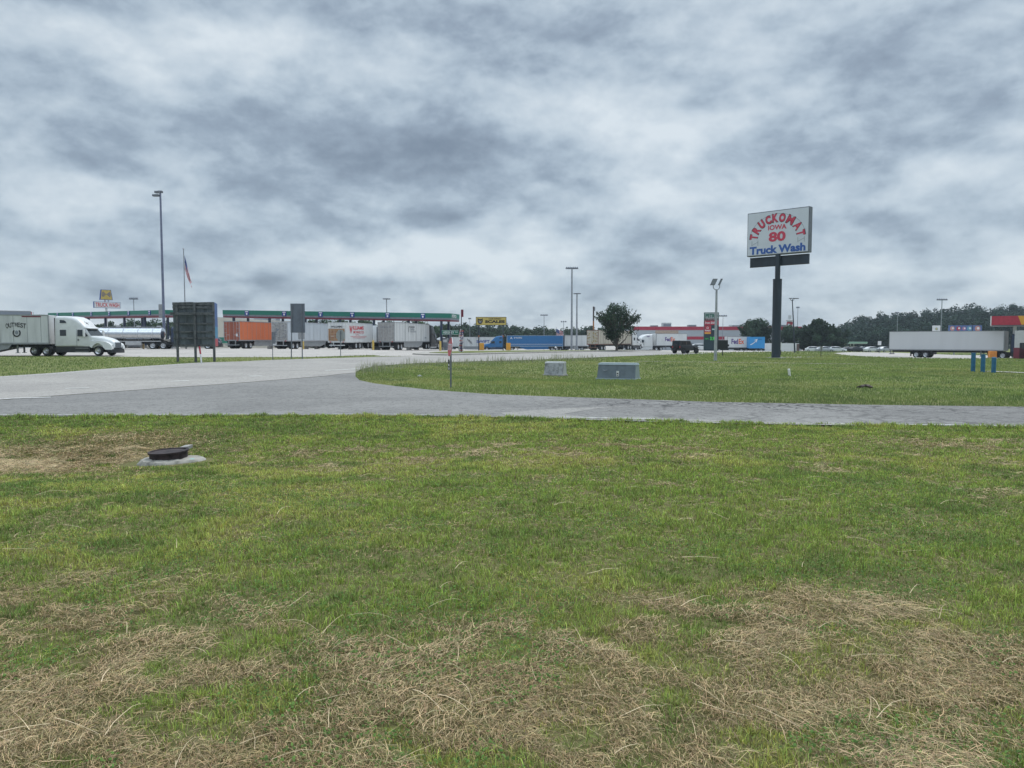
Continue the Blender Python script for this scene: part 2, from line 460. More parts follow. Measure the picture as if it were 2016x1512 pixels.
# --- paving materials
def _ncol(s, vec, scale):
    nd = s.n('ShaderNodeTexNoise'); s.put(nd.inputs['Vector'], vec); nd.inputs['Scale'].default_value = scale; nd.inputs['Detail'].default_value = 4
    return nd.outputs[1]
NT.n_color = _ncol
def _sepx(s, vec):
    nd = s.n('ShaderNodeSeparateXYZ'); s.put(nd.inputs[0], vec); return nd.outputs[0]
NT.sepx = _sepx
def paving(name, base, dark, crack, crack_dark, stripe=False):
    m = bpy.data.materials.new(name); m.use_nodes = True
    t = NT(m.node_tree); bs = m.node_tree.nodes['Principled BSDF']
    pos = t.n('ShaderNodeNewGeometry').outputs['Position']
    big = t.noise(pos, .22, 5, .62, .6); mid_ = t.noise(pos, 1.6, 5, .6); fine = t.noise(pos, 38, 3, .7); gr = t.noise(pos, 9, 4, .7)
    c = t.ramp(big, [(.34, dark), (.55, base), (.72, tuple(q * 1.14 for q in base))])
    c = t.mix(t.mr(mid_, .35, .7, 0, .35), c, dark)
    c = t.mix(t.mr(t.noise(pos, 3.4, 5, .75), .34, .48, .50, 0), c, tuple(q * .55 for q in dark))
    c = t.mix(t.mr(fine, .38, .72, 0, .55), c, tuple(min(1, q * 1.7) for q in base))
    c = t.mix(t.mr(gr, .32, .48, .75, 0), c, tuple(q * .45 for q in dark))
    wv_ = t.vm('ADD', pos, t.vm('MULTIPLY', t.vm('SUBTRACT', t.n_color(pos, 1.3), (.5, .5, .5)), (.9, .9, 0)))
    vo = t.n('ShaderNodeTexVoronoi', feature='DISTANCE_TO_EDGE'); t.link(wv_, vo.inputs['Vector']); vo.inputs['Scale'].default_value = crack[0]
    vo2 = t.n('ShaderNodeTexVoronoi', feature='DISTANCE_TO_EDGE'); t.link(wv_, vo2.inputs['Vector']); vo2.inputs['Scale'].default_value = crack[0] * 3.1
    where = t.mr(t.noise(t.vm('ADD', pos, (31, 7, 0)), .16, 3, .5), crack[2], crack[2] + .14, 0, 1)
    east = t.mr(t.sepx(pos), -1, 4, .15, 1.25)
    l1 = t.m('MULTIPLY', t.m('MULTIPLY', t.mr(vo.outputs[0], 0, crack[1], 1, 0), t.m('ADD', t.m('MULTIPLY', where, .7), .35)), t.m('MULTIPLY', east, .8))
    l2 = t.m('MULTIPLY', t.m('MULTIPLY', t.mr(vo2.outputs[0], 0, crack[1] * 1.5, 1, 0), where), t.m('MULTIPLY', east, .7))
    c = t.mix(t.m('MAXIMUM', l1, l2), c, crack_dark)
    t.link(c, bs.inputs['Base Color']); bs.inputs['Roughness'].default_value = .9; bs.inputs['Specular IOR Level'].default_value = .25
    b = t.n('ShaderNodeBump'); b.inputs['Strength'].default_value = .5; b.inputs['Distance'].default_value = .02
    t.link(gr, b.inputs['Height']); t.link(b.outputs[0], bs.inputs['Normal'])
    return m

ASPH = paving('worn_asphalt', (.205, .200, .190), (.138, .135, .131), (.95, .055, .38), (.035, .035, .035))
PALE = paving('pale_asphalt', (.300, .284, .262), (.230, .218, .205), (.30, .012, .60), (.09, .085, .08))
CONC = paving('lot_concrete', (.390, .362, .335), (.310, .290, .268), (.11, .006, .75), (.13, .12, .11))
PATCH = paving('patched_paving', (.255, .245, .228), (.205, .198, .188), (.5, .02, .52), (.07, .065, .06))
LINE = mat('road_paint', (.74, .74, .71), .8, var=.25, scale=9)
KERB = mat('kerb_concrete', (.34, .32, .29), .9, var=.15, scale=2, bump=.3)

def GP(pts): return [tuple(G(*p)[:2]) for p in pts]
lot_front = GP([(748, 701.2), (736, 699.2), (680, 701), (600, 703.4), (430, 703.8), (250, 702.6), (120, 701), (0, 701)])
lot = lot_front + [(-75, 73), (-130, 70), (-130, 420), (170, 420)] + GP([(1560, 692.5), (1480, 693), (1390, 694.5), (1300, 692), (1130, 695), (880, 702)])
parking_lot = sheet('parking_lot', lot, .02, CONC)
road_up = GP([(1400, 697), (1350, 694), (1300, 692), (1130, 694.5), (1000, 697.8), (880, 701), (745, 703), (640, 706.3), (520, 710), (420, 714), (330, 719), (200, 728), (100, 736), (0, 742.5)])
bound = GP([(0, 790), (200, 775), (330, 765.5), (560, 748.5), (640, 742), (700, 735)])
isl_top = GP([(701, 733), (712, 727.5), (745, 721), (820, 716), (940, 712), (1040, 709.5), (1160, 705), (1270, 700.5), (1340, 698.5)])
main_poly = road_up + [(-36, 33), (-60, 20), (-45, 8)] + [(-24, 15.6)] + bound + isl_top
main_road = sheet('main_road', main_poly, .040, PALE)
near_edge = [(-24, 15.2)] + GP([(0, 822), (350, 821), (700, 820), (1000, 824), (1150, 829), (1500, 837), (2016, 844)]) + [(19, 12.6), (40, 8)]
isl_low = GP([(2016, 803), (1700, 799), (1400, 793.5), (1250, 788), (1100, 783), (970, 778), (850, 769.5), (780, 762), (735, 756), (708, 750), (700, 743), (700, 735)])
side_poly = near_edge + [(48, 13), (28, 17.1)] + isl_low + bound[::-1][1:]
side_road = sheet('side_road', side_poly, .030, ASPH)
# pale worn wedge where the two surfaces meet, and a shoulder along the right
sheet('worn_patch', GP([(985, 815), (1120, 806), (1290, 800), (1180, 806), (1110, 818), (1180, 828), (1100, 826.5), (1000, 823)]), .034, PATCH)
sheet('road_shoulder', GP([(1130, 829), (1260, 824), (1450, 832), (1700, 838), (1700, 841), (1500, 838), (1300, 834)]), .035, PATCH)
# right-hand strip in front of the white trailer, thin path and walk
lot_r = GP([(1640, 696), (1680, 693.5), (1760, 694.5)]) + [(88, 150), (170, 150), (150, 88)] + GP([(2016, 705.5), (1880, 706.5), (1760, 705), (1680, 701)])
sheet('service_drive', lot_r, .02, CONC)
def strip(name, pix, wd, dz, m):
    c = [np.array(G(*p)[:2]) for p in pix]; L, Rr = [], []
    for i, p in enumerate(c):
        dr = c[min(i + 1, len(c) - 1)] - c[max(i - 1, 0)]; n = np.array([-dr[1], dr[0]]) / np.linalg.norm(dr) * wd / 2
        L.append(tuple(p + n)); Rr.append(tuple(p - n))
    return sheet(name, L + Rr[::-1], dz, m)
strip('worn_path', [(1255, 711.5), (1400, 713.5), (1600, 716), (1800, 718.5)], .9, .02, mat('worn_earth', (.24, .22, .16), .95, var=.3))
strip('footpath', [(1944, 732), (2020, 735.5), (2200, 741)], 1.3, .05, KERB)
strip('earth_verge', [(1535, 704.5), (1660, 701.5), (1745, 702.5)], 3, .016, mat('worn_earth', (.24, .22, .16)))
# lane markings
def mark(pix, wd): strip('road_marking', pix, wd, .048, LINE)
mark([(128, 767.5), (176, 766)], .16); mark([(337, 753), (372, 751.3)], .16); mark([(490, 742.8), (516, 741.6)], .16)
mark([(640, 731.2), (672, 729.5), (708, 727.2)], .14)
mark([(-150, 757.5), (0, 744.5), (100, 738), (200, 730), (330, 720.7), (420, 715.5)], .12)
mark([(0, 788.5), (100, 785)], .15)
LINE2 = mat('faded_paint', (.50, .50, .47), .8, var=.35, scale=6)
def mark2(pix, wd): strip('road_marking', pix, wd, .039, LINE2)
mark2([(-100, 820), (0, 819.8), (200, 819.2)], .06); mark2([(215, 819.2), (420, 818.8), (590, 818.4)], .05); mark2([(655, 818.4), (850, 819.4)], .05)
mark2([(1085, 824.5), (1180, 825.7), (1290, 828)], .10); mark2([(1600, 836), (1720, 838.6)], .09); mark2([(1750, 838.6), (1860, 840.2), (2016, 842)], .11)
# kerbed grass island by the banner
isl = GP([(812, 698.3), (830, 695.6), (900, 692.6), (1000, 691.6), (1130, 691.0), (1290, 690.6), (1300, 691.2), (1130, 693.6), (1000, 697), (880, 700.3), (835, 699.9)])
sheet('kerb', isl, .15, KERB, skirt=.2)
isl2 = GP([(845, 697.2), (900, 694.2), (1000, 692.6), (1130, 691.7), (1250, 691.2), (1130, 692.7), (1000, 695.6), (880, 698.6)])
sheet('kerbed_grass', isl2, .19, gm, skirt=.06)
PAVED = [lot, main_poly, side_poly, lot_r]

# ------------------------------------------------------------------ turf as real blades
def blade_mesh(name, X, Y, Z, H, Wd, ang, lean, colr, m, curl=1.0, label=None):
    n = len(X)
    ca, sa = np.cos(ang), np.sin(ang)                 # width direction
    la = ang + math.pi / 2 + rng.normal(0, .5, n); lx, ly = np.cos(la) * lean, np.sin(la) * lean
    P = np.empty((n, 5, 3))
    hw = Wd / 2
    P[:, 0] = np.stack([X - ca * hw, Y - sa * hw, Z], -1); P[:, 1] = np.stack([X + ca * hw, Y + sa * hw, Z], -1)
    mx_, my_ = X + lx * H * .38, Y + ly * H * .38; mz = Z + H * .58
    P[:, 2] = np.stack([mx_ + ca * hw * .8, my_ + sa * hw * .8, mz], -1); P[:, 3] = np.stack([mx_ - ca * hw * .8, my_ - sa * hw * .8, mz], -1)
    P[:, 4] = np.stack([X + lx * H * curl, Y + ly * H * curl, Z + H * np.clip(1 - .35 * lean ** 2, .25, 1)], -1)
    me = bpy.data.meshes.new(name)
    me.vertices.add(n * 5); me.vertices.foreach_set('co', P.ravel())
    b = np.arange(n)[:, None] * 5
    li = np.concatenate([b + 0, b + 1, b + 2, b + 3, b + 3, b + 2, b + 4], 1).ravel()
    me.loops.add(n * 7); me.loops.foreach_set('vertex_index', li)
    me.polygons.add(n * 2)
    st = np.stack([np.arange(n) * 7, np.arange(n) * 7 + 4], -1).ravel()
    me.polygons.foreach_set('loop_start', st)
    me.update(calc_edges=True)
    at_ = me.color_attributes.new('tint', 'FLOAT_COLOR', 'POINT')
    cc = np.ones((n, 5, 4)); cc[:, :, :3] = colr[:, None, :]
    at_.data.foreach_set('color', cc.ravel())
    me.materials.append(m)
    o = bpy.data.objects.new(name, me); col.objects.link(o); tag(o, label, kind='stuff')
    return o
def tint_mat(name, rough=.7, trans=.25):
    m = bpy.data.materials.new(name); m.use_nodes = True
    t = NT(m.node_tree); bs = m.node_tree.nodes['Principled BSDF']
    a = t.n('ShaderNodeVertexColor'); a.layer_name = 'tint'
    t.link(a.outputs[0], bs.inputs['Base Color']); bs.inputs['Roughness'].default_value = rough
    bs.inputs['Specular IOR Level'].default_value = .25
    if trans:
        tr = t.n('ShaderNodeBsdfTranslucent'); t.link(a.outputs[0], tr.inputs[0]); mxn = t.n('ShaderNodeMixShader')
        mxn.inputs[0].default_value = trans; out = m.node_tree.nodes['Material Output']
        t.link(bs.outputs[0], mxn.inputs[1]); t.link(tr.outputs[0], mxn.inputs[2]); t.link(mxn.outputs[0], out.inputs[0])
    return m
BLADE = tint_mat('blade', .7, .35); STRAW = tint_mat('straw', .6, .1)
edge_x = np.array([p[0] for p in near_edge[1:-2]]); edge_y = np.array([p[1] for p in near_edge[1:-2]])
def front_edge(x): return np.interp(x, edge_x, edge_y)
MH = spot(333, 11.2, 900)         # manhole centre
def near_ok(x, y):
    return (y < front_edge(x) + .10 + .10 * (vnoise(x * 5, x * 0 + 3) - .5)) & (((x - MH.x) / .70) ** 2 + ((y - MH.y + .1) / .52) ** 2 > 1)
def scatter(n, y0, y1, m=.35):
    y = rng.uniform(y0, y1, n); x = rng.uniform(-1, 1, n) * (.86 * y + .6)
    e = int(n * m); ye = rng.uniform(min(y0, 1.0), y1, e); xe = (.86 * ye + .6 + rng.uniform(0, 5.5, e)) * rng.choice([-1, 1], e)      # the lawn goes on at both sides
    return np.concatenate([x, xe]), np.concatenate([y, ye])
def dress(x, y, kind):
    n = len(x); dr = dryness(x, y); z = T(x, y)
    c = grass_colour(x, y, n) * rng.uniform(.45, 1.55, (n, 1)) * np.clip(rng.normal(1, .08, (n, 3)), .7, 1.3)
    k = rng.random(n) < dr * .55 + .05
    straw = np.array([.36, .27, .150]) * rng.uniform(.5, 1.25, (n, 1))
    c[k] = straw[k]; c *= (1 - .35 * np.exp(-(((x + 7.3) / 1.9) ** 4 + ((y - 11.9) / 1.4) ** 4)))[:, None]
    return z, c, dr
tx, ty = scatter(125000, 2.2, 17.2, .5); NB = 8
dk_ = dryness(tx, ty); k = rng.random(len(tx)) > .62 * dk_; tx, ty = tx[k], ty[k]
th = rng.uniform(0, 6.283, (len(tx), NB)); tr_ = np.abs(rng.normal(0, .022, (len(tx), NB))) * (1 + .05 * ty[:, None])
tb = rng.uniform(.55, 1.35, (len(tx), 1)) * np.ones((1, NB))
x = (tx[:, None] + tr_ * np.cos(th)).ravel(); y = (ty[:, None] + tr_ * np.sin(th)).ravel(); th = th.ravel(); tb = tb.ravel()
k = near_ok(x, y); x, y, th, tb = x[k], y[k], th[k], tb[k]
z, c, dr = dress(x, y, 0); n = len(x); c = c * tb[:, None]
tuft = sst(fbm(x * 3.1, y * 3.1, 3), .36, .62)
H = (rng.uniform(.018, .048, n) * (.74 + .60 * tuft)) * (1 - .35 * dr) * (1 + 1.0 * sst(y - front_edge(x), -.45, 0)) * (.7 + .35 * tb)
Wd = np.maximum(rng.uniform(.0022, .0042, n), y * .0008)
blade_mesh('grass', x, y, z - .004, H, Wd, th - math.pi / 2, np.abs(rng.normal(.55, .35, n)), c, BLADE,
           label='mown green grass of the foreground lawn')
# clover and small broad leaves
x, y = scatter(60000, 2.2, 9); n1 = fbm(x * 1.2 + 5, y * 1.4 + 2, 3); k = near_ok(x, y) & (n1 > .52); x, y = x[k], y[k]; n = len(x)
z = T(x, y) + rng.uniform(.012, .04, n)
c = np.array([.13, .23, .055]) * rng.uniform(.6, 1.4, (n, 1))
blade_mesh('clover', x, y, z, rng.uniform(.008, .014, n), rng.uniform(.009, .016, n), rng.uniform(0, 6.28, n), rng.uniform(.8, 1.6, n), c, BLADE,
           label='small broad clover leaves among the lawn grass')

# dry clippings: curved ribbons lying on the turf
def ribbons(name, x, y, z, L, wd, ang, arch, bend, colr, m, label, S=5):
    n = len(x); P = np.empty((n, S + 1, 2, 3)); a = ang.copy(); px_, py_ = x.copy(), y.copy()
    for i in range(S + 1):
        tt = i / S; hz = z + arch * 4 * tt * (1 - tt) + rng.normal(0, .0015, n)
        nx_, ny_ = -np.sin(a) * wd / 2 * (1 - .6 * tt), np.cos(a) * wd / 2 * (1 - .6 * tt)
        P[:, i, 0] = np.stack([px_ - nx_, py_ - ny_, hz], -1); P[:, i, 1] = np.stack([px_ + nx_, py_ + ny_, hz + wd * .35], -1)
        px_ = px_ + np.cos(a) * L / S; py_ = py_ + np.sin(a) * L / S; a = a + bend / S + rng.normal(0, .035, n)
    me = bpy.data.meshes.new(name); V = n * (S + 1) * 2
    me.vertices.add(V); me.vertices.foreach_set('co', P.ravel())
    b = (np.arange(n) * (S + 1) * 2)[:, None, None] + (np.arange(S) * 2)[None, :, None] + np.array([0, 1, 3, 2])[None, None]
    me.loops.add(n * S * 4); me.loops.foreach_set('vertex_index', b.ravel())
    me.polygons.add(n * S); me.polygons.foreach_set('loop_start', np.arange(n * S) * 4); me.update(calc_edges=True)
    at_ = me.color_attributes.new('tint', 'FLOAT_COLOR', 'POINT'); cc = np.ones((n, (S + 1) * 2, 4)); cc[:, :, :3] = colr[:, None]
    at_.data.foreach_set('color', cc.ravel()); me.materials.append(m)
    o = bpy.data.objects.new(name, me); col.objects.link(o); tag(o, label, kind='stuff'); return o
x, y = scatter(1100000, 2.2, 15.5); dr = dryness(x, y); k = (rng.random(len(x)) < dr ** 1.2 * .80 + .012) & near_ok(x, y)
x, y, dr = x[k], y[k], dr[k]; n = len(x)
pile = fbm(x * 2.3 + 1, y * 2.3 + 1, 3)
flow = fbm(x * .8 + 20, y * .8 + 11, 2) * 9 + rng.normal(0, 1.3, n)
c = np.array([.690, .515, .290]) * rng.uniform(.25, 1.2, (n, 1)) * np.clip(rng.normal(1, .05, (n, 3)), .8, 1.2)
g = rng.random(n) < .16; c[g] = np.array([.20, .21, .08]) * rng.uniform(.6, 1.2, (g.sum(), 1))
ribbons('dry_clippings', x, y, T(x, y) + .006 + rng.uniform(0, .045, n) * sst(pile, .3, .7) * (dr + .2), rng.uniform(.018, .085, n) * np.clip(rng.lognormal(0, .45, n), .5, 3),
        np.maximum(rng.uniform(.0009, .0024, n), y * .00045), flow, rng.uniform(0, .014, n), rng.normal(0, .40, n), c, STRAW, 'dry tan mown clippings lying on the lawn')

x, y = scatter(900, 2.3, 9); dr = dryness(x, y); k = (rng.random(len(x)) < .15 + dr) & near_ok(x, y); x, y = x[k], y[k]; n = len(x)
ribbons('dry_stems', x, y, T(x, y) + rng.uniform(.02, .05, n), rng.uniform(.12, .30, n), rng.uniform(.002, .0034, n), rng.uniform(0, 6.28, n), rng.uniform(0, .03, n), rng.normal(0, .3, n), np.array([.70, .56, .36]) * rng.uniform(.7, 1.15, (n, 1)), STRAW, 'long pale dry stems lying over the lawn', S=4)
x, y = scatter(520000, 2.2, 12.5); dr = dryness(x, y); k = (rng.random(len(x)) < .10 + dr * .75) & near_ok(x, y); x, y, dr = x[k], y[k], dr[k]; n = len(x)
c = np.array([.430, .325, .165]) * rng.uniform(.3, 1.2, (n, 1)) * np.clip(rng.normal(1, .06, (n, 3)), .8, 1.2)
ribbons('thatch', x, y, T(x, y) + .002 + rng.uniform(0, .02, n), rng.uniform(.02, .055, n), np.maximum(rng.uniform(.0015, .003, n), y * .0006), rng.uniform(0, 6.28, n), rng.uniform(0, .006, n), rng.normal(0, .5, n), c, STRAW, 'fine brown thatch at the foot of the lawn grass', S=2)

# farther turf: the island between the roads, the verge on the left, the lawn on the right
def far_turf(name, n, y0, y1, hmin, hmax, wk, inside, colf, label, xr=.85):
    y = y0 * (y1 / y0) ** rng.random(n); x = rng.uniform(-1, 1, n) * (xr * y + 6)
    k = inside(x, y)
    x, y = x[k], y[k]
    for p in PAVED:
        k = ~poly_in(p, x, y); x, y = x[k], y[k]
    n = len(x); c = colf(x, y, n)
    blade_mesh(name, x, y, T(x, y) - .01, rng.uniform(hmin, hmax, n) * (.7 + .8 * fbm(x * .8, y * .8, 3)), y * wk * rng.uniform(.6, 1.4, n), rng.normal(0, .6, n), np.abs(rng.normal(.25, .25, n)), c, BLADE, label=label)
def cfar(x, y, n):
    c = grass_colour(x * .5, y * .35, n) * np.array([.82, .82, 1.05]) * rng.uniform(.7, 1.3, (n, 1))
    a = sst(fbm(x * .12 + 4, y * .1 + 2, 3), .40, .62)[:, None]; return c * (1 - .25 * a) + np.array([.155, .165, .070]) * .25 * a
near_isl = lambda x, y: (y > front_edge(x) + 1)
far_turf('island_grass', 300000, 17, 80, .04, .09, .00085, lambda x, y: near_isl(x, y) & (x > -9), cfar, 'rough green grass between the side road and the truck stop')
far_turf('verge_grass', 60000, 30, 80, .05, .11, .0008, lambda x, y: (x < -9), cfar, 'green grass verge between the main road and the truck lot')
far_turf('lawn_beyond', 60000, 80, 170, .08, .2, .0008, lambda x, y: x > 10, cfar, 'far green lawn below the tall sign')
# seed-heads along the island edge
def fringe(x, y, n):
    return np.array([.30, .31, .19]) * rng.uniform(.6, 1.3, (n, 1))
ex = np.array([p[0] for p in isl_top]); ey = np.array([p[1] for p in isl_top])
n = 1700; u = rng.random(n) ** .8 * (len(ex) - 3); i = u.astype(int); f = u - i
x = ex[i] + (ex[i + 1] - ex[i]) * f + rng.normal(.6, .8, n); y = ey[i] + (ey[i + 1] - ey[i]) * f - np.abs(rng.normal(1.5, 2.2, n))
k = ~poly_in(main_poly, x, y) & ~poly_in(side_poly, x, y); x, y = x[k], y[k]; n = len(x)
blade_mesh('seed_heads', x, y, T(x, y), rng.uniform(.10, .62, n) * (.2 + 1.3 * fbm(x * .7, y * .5, 2)), y * .00042 * rng.uniform(.6, 1.3, n), rng.normal(0, .6, n), np.abs(rng.normal(.2, .25, n)), fringe(x, y, n), BLADE,
           label='tall seeding grass stalks along the road edge of the island')
# ------------------------------------------------------------------ shared materials for built things
WHITE = mat('white_paint', (.66, .67, .67), .35, var=.05, scale=1.2)
TWHITE = mat('trailer_white', (.58, .59, .59), .45, var=.12, scale=.8, streak=True)
DIRTYW = mat('stained_cream', (.46, .42, .34), .6, var=.2, scale=1.6, streak=True)
BLACK = mat('black_paint', (.018, .020, .024), .4, var=.1)
NAVY = mat('navy_paint', (.020, .035, .075), .4, var=.1)
CHAS = mat('chassis_black', (.022, .022, .024), .7, var=.2)
RUBBER = mat('rubber', (.020, .020, .021), .85, var=.15)
ALU = mat('aluminium', (.55, .56, .58), .35, .75, var=.08, scale=2)
GALV = mat('galvanised', (.30, .32, .35), .5, .5, var=.12, scale=2)
DGALV = mat('weathered_galvanised', (.17, .185, .21), .55, .4, var=.12)
STEEL = mat('polished_steel', (.62, .63, .65), .16, .95, var=.05)
GLASS = mat('dark_glass', (.022, .030, .038), .08, var=.05)
GREYP = mat('grey_paint', (.27, .28, .29), .6, var=.1)
ORANGE = mat('orange_paint', (.68, .17, .06), .5, var=.10, scale=1.2, streak=True)
ORANGED = mat('faded_orange', (.36, .105, .060), .6, var=.2, scale=2.0, streak=True)
YEL = mat('bollard_yellow', (.60, .42, .10), .6, var=.12)
OYEL = mat('amber_paint', (.68, .33, .035), .55, var=.08)
RED = mat('red_paint', (.40, .030, .055), .5, var=.1)
DRED = mat('maroon_paint', (.17, .015, .035), .55, var=.12)
BLUE = mat('truck_blue', (.012, .130, .330), .35, var=.08)
BLUE2 = mat('bright_blue', (.030, .280, .620), .4, var=.05)
GREEN = mat('canopy_green', (.010, .165, .115), .5, var=.07)
BEIGE = mat('beige_wall', (.48, .46, .40), .8, var=.06, scale=.6)
LAMPW = mat('clear_lens', (.60, .62, .62), .15, var=.03)
TAILR = mat('red_lens', (.45, .02, .02), .25, var=.05)
CONCR = mat('cast_concrete', (.30, .29, .27), .9, var=.16, scale=2.5, bump=.3)
INK = mat('ink_blue', (.02, .05, .26), .5, var=.04); INKR = mat('ink_red', (.60, .03, .05), .5, var=.04)
INKK = mat('ink_black', (.012, .012, .014), .6, var=.04); INKP = mat('ink_purple', (.07, .02, .20), .5, var=.04)
INKO = mat('ink_orange', (.75, .12, .03), .5, var=.04); INKW = mat('ink_white', (.72, .72, .72), .5, var=.03)
INKG = mat('ink_grey', (.22, .24, .27), .5, var=.04)
FACE = [(0, -1, 0), (0, 0, 1)]                    # helper: facing -Y side: right=(1,0,0)
def Txyz(x=0, y=0, z=0): return Matrix.Translation((x, y, z))
def Rz(a): return Matrix.Rotation(a, 4, 'Z')

_wh = {}
def wheel(parent, M, x, y, r=.5, wd=.3, side=1, chrome=True):
    k = (r, wd, side, chrome)
    if k not in _wh:
        mb = MB(); n = 28; prof = [(r * .62, -wd / 2), (r * .93, -wd / 2), (r, -wd / 2 + .05), (r, wd / 2 - .05), (r * .93, wd / 2), (r * .62, wd / 2)]
        vs = [(a * math.cos(2 * math.pi * j / n), b, a * math.sin(2 * math.pi * j / n)) for a, b in prof for j in range(n)]
        fs = [(i * n + j, i * n + (j + 1) % n, ((i + 1) % 6) * n + (j + 1) % n, ((i + 1) % 6) * n + j) for i in range(6) for j in range(n)]
        mb.add(vs, fs, RUBBER); a = mb.build('wheel', None, smooth=True)
        mb = MB(); yo = side * (wd / 2 - .07); prof = [(r * .62, yo + side * .05), (r * .5, yo), (r * .33, yo - side * .05), (r * .26, yo + side * .04), (.001, yo + side * .06)]
        vs = [(q * math.cos(2 * math.pi * j / n), b, q * math.sin(2 * math.pi * j / n)) for q, b in prof for j in range(n)]
        fs = [(i * n + j, i * n + (j + 1) % n, (i + 1) * n + (j + 1) % n, (i + 1) * n + j) for i in range(4) for j in range(n)]
        mb.add(vs, fs, ALU if chrome else CHAS); b = mb.build('rim', None, smooth=True)
        _wh[k] = (a.data, b.data); bpy.data.objects.remove(a); bpy.data.objects.remove(b)
    a = bpy.data.objects.new('wheel', _wh[k][0]); b = bpy.data.objects.new('rim', _wh[k][1])
    col.objects.link(a); col.objects.link(b); a.parent = parent; a.matrix_local = M @ Txyz(x, y, r); b.parent = a
    return a

def trailer(root, M, L=16.0, side=TWHITE, rear=None, H=4.1, W=2.6, zb=1.18, skirt=True, frame=GREYP, posts=True, door='plain', detail=True, axle=1.7, front=None):
    rear = rear or side; hw = W / 2
    mb = MB(); mb.box(.06, L, -hw, hw, zb + .12, H, side, .04)
    if posts:
        k = .9
        while k < L - .5:
            for s in (-1, 1): mb.box(k, k + .035, s * hw - .012, s * hw + .012, zb + .2, H - .1, frame)
            k += 1.22
    mb.build('trailer_body', root, M)
    mb = MB()
    for s in (-1, 1):
        mb.box(.0, L + .01, s * (hw + .004) - .03, s * (hw + .004) + .03, zb - .02, zb + .14, frame); mb.box(.0, L + .01, s * hw - .025, s * hw + .025, H - .07, H + .015, frame)
    mb.box(L - .02, L + .05, -hw, hw, zb, H - .08, front or side)
    for s in (-1, 1): mb.box(L - .01, L + .07, s * (hw - .05) - .07, s * (hw - .05) + .07, zb, H + .01, frame)
    mb.build('trailer_frame', root, M)
    for s in (-1, 1):                              # rear doors
        mb = MB(); y0, y1 = (-hw + .09, -.02) if s < 0 else (.02, hw - .09)
        mb.box(-.012, .07, y0, y1, zb + .16, H - .14, rear)
        for q in (.18, .4, .62, .84):
            z = zb + .16 + (H - zb - .3) * q; mb.box(-.035, -.012, y0 if s < 0 else y1 - .42, y0 + .42 if s < 0 else y1, z - .03, z + .03, frame)
        for yy in (y0 + .35, y1 - .35): mb.tube([(-.045, yy, zb + .1), (-.045, yy, H - .1)], .016, ALU, 6)
        mb.box(-.07, -.03, (y0 + y1) / 2 - .22, (y0 + y1) / 2 + .22, zb + .85, zb + .9, ALU)
        if door == 'worn':
            for _ in range(9):
                a, b = random.uniform(y0, y1 - .5), random.uniform(zb + .4, H - .6); mb.prism([(-.022, b), (-.016, b)], a, a + .3, INKG) if False else mb.box(-.019, -.011, a, a + random.uniform(.2, .55), b, b + random.uniform(.04, .2), INKG)
        mb.build('rear_door', root, M)
    mb = MB(); mb.box(-.02, .06, -hw, -hw + .09, zb, H, frame); mb.box(-.02, .06, hw - .09, hw, zb, H, frame); mb.box(-.02, .06, -hw + .09, hw - .09, H - .13, H, frame); mb.box(-.02, .06, -hw + .09, hw - .09, zb - .02, zb + .15, frame)
    mb.build('door_frame', root, M)
    for s in (-1, 1):
        mb = MB(); mb.box(-.035, -.02, s * .95 - .12, s * .95 + .12, zb + .02, zb + .11, TAILR); mb.build('tail_light', root, M)
    mb = MB(); mb.box(0, .1, -hw + .15, hw - .15, .50, .62, frame); 
    for s in (-1, 1): mb.box(0, .12, s * .55 - .05, s * .55 + .05, .6, zb, frame)
    mb.build('rear_bumper', root, M)
    mb = MB()
    for s in (-1, 1): mb.box(.3, L - .4, s * .5 - .06, s * .5 + .06, zb - .32, zb - .01, CHAS)
    k = .6
    while k < L: mb.box(k, k + .08, -hw + .05, hw - .05, zb - .13, zb - .02, CHAS); k += .9
    mb.box(axle - .9, axle + 2.3, -.9, .9, .55, zb - .1, CHAS)
    mb.build('chassis', root, M)
    for ax in (axle, axle + 1.3):
        for s in (-1, 1): wheel(root, M, ax, s * (hw - .32), .5, .56, s)
    for s in (-1, 1):
        mb = MB(); mb.box(axle - .85, axle - .82, s * (hw - .32) - .3, s * (hw - .32) + .3, .25, zb - .1, BLACK); mb.build('mud_flap', root, M)
    mb = MB(); xl = L - 3.0
    for s in (-1, 1): mb.box(xl, xl + .14, s * .85 - .07, s * .85 + .07, .32, zb - .02, GREYP); mb.box(xl - .12, xl + .26, s * .85 - .14, s * .85 + .14, .28, .33, GREYP)
    mb.box(xl + .04, xl + .1, -.85, .85, .75, .81, GREYP); mb.build('landing_gear', root, M)
    if skirt:
        for s in (-1, 1):
            mb = MB(); poly = [(axle + 2.3, zb - .02), (axle + 2.3, .42), (L - 5.4, .32), (L - 3.6, .72), (L - 3.3, zb - .02)]
            mb.prism(poly, s * (hw - .05) - .015, s * (hw - .05) + .015, GREYP if side is not BLUE else side); mb.build('side_skirt', root, M)

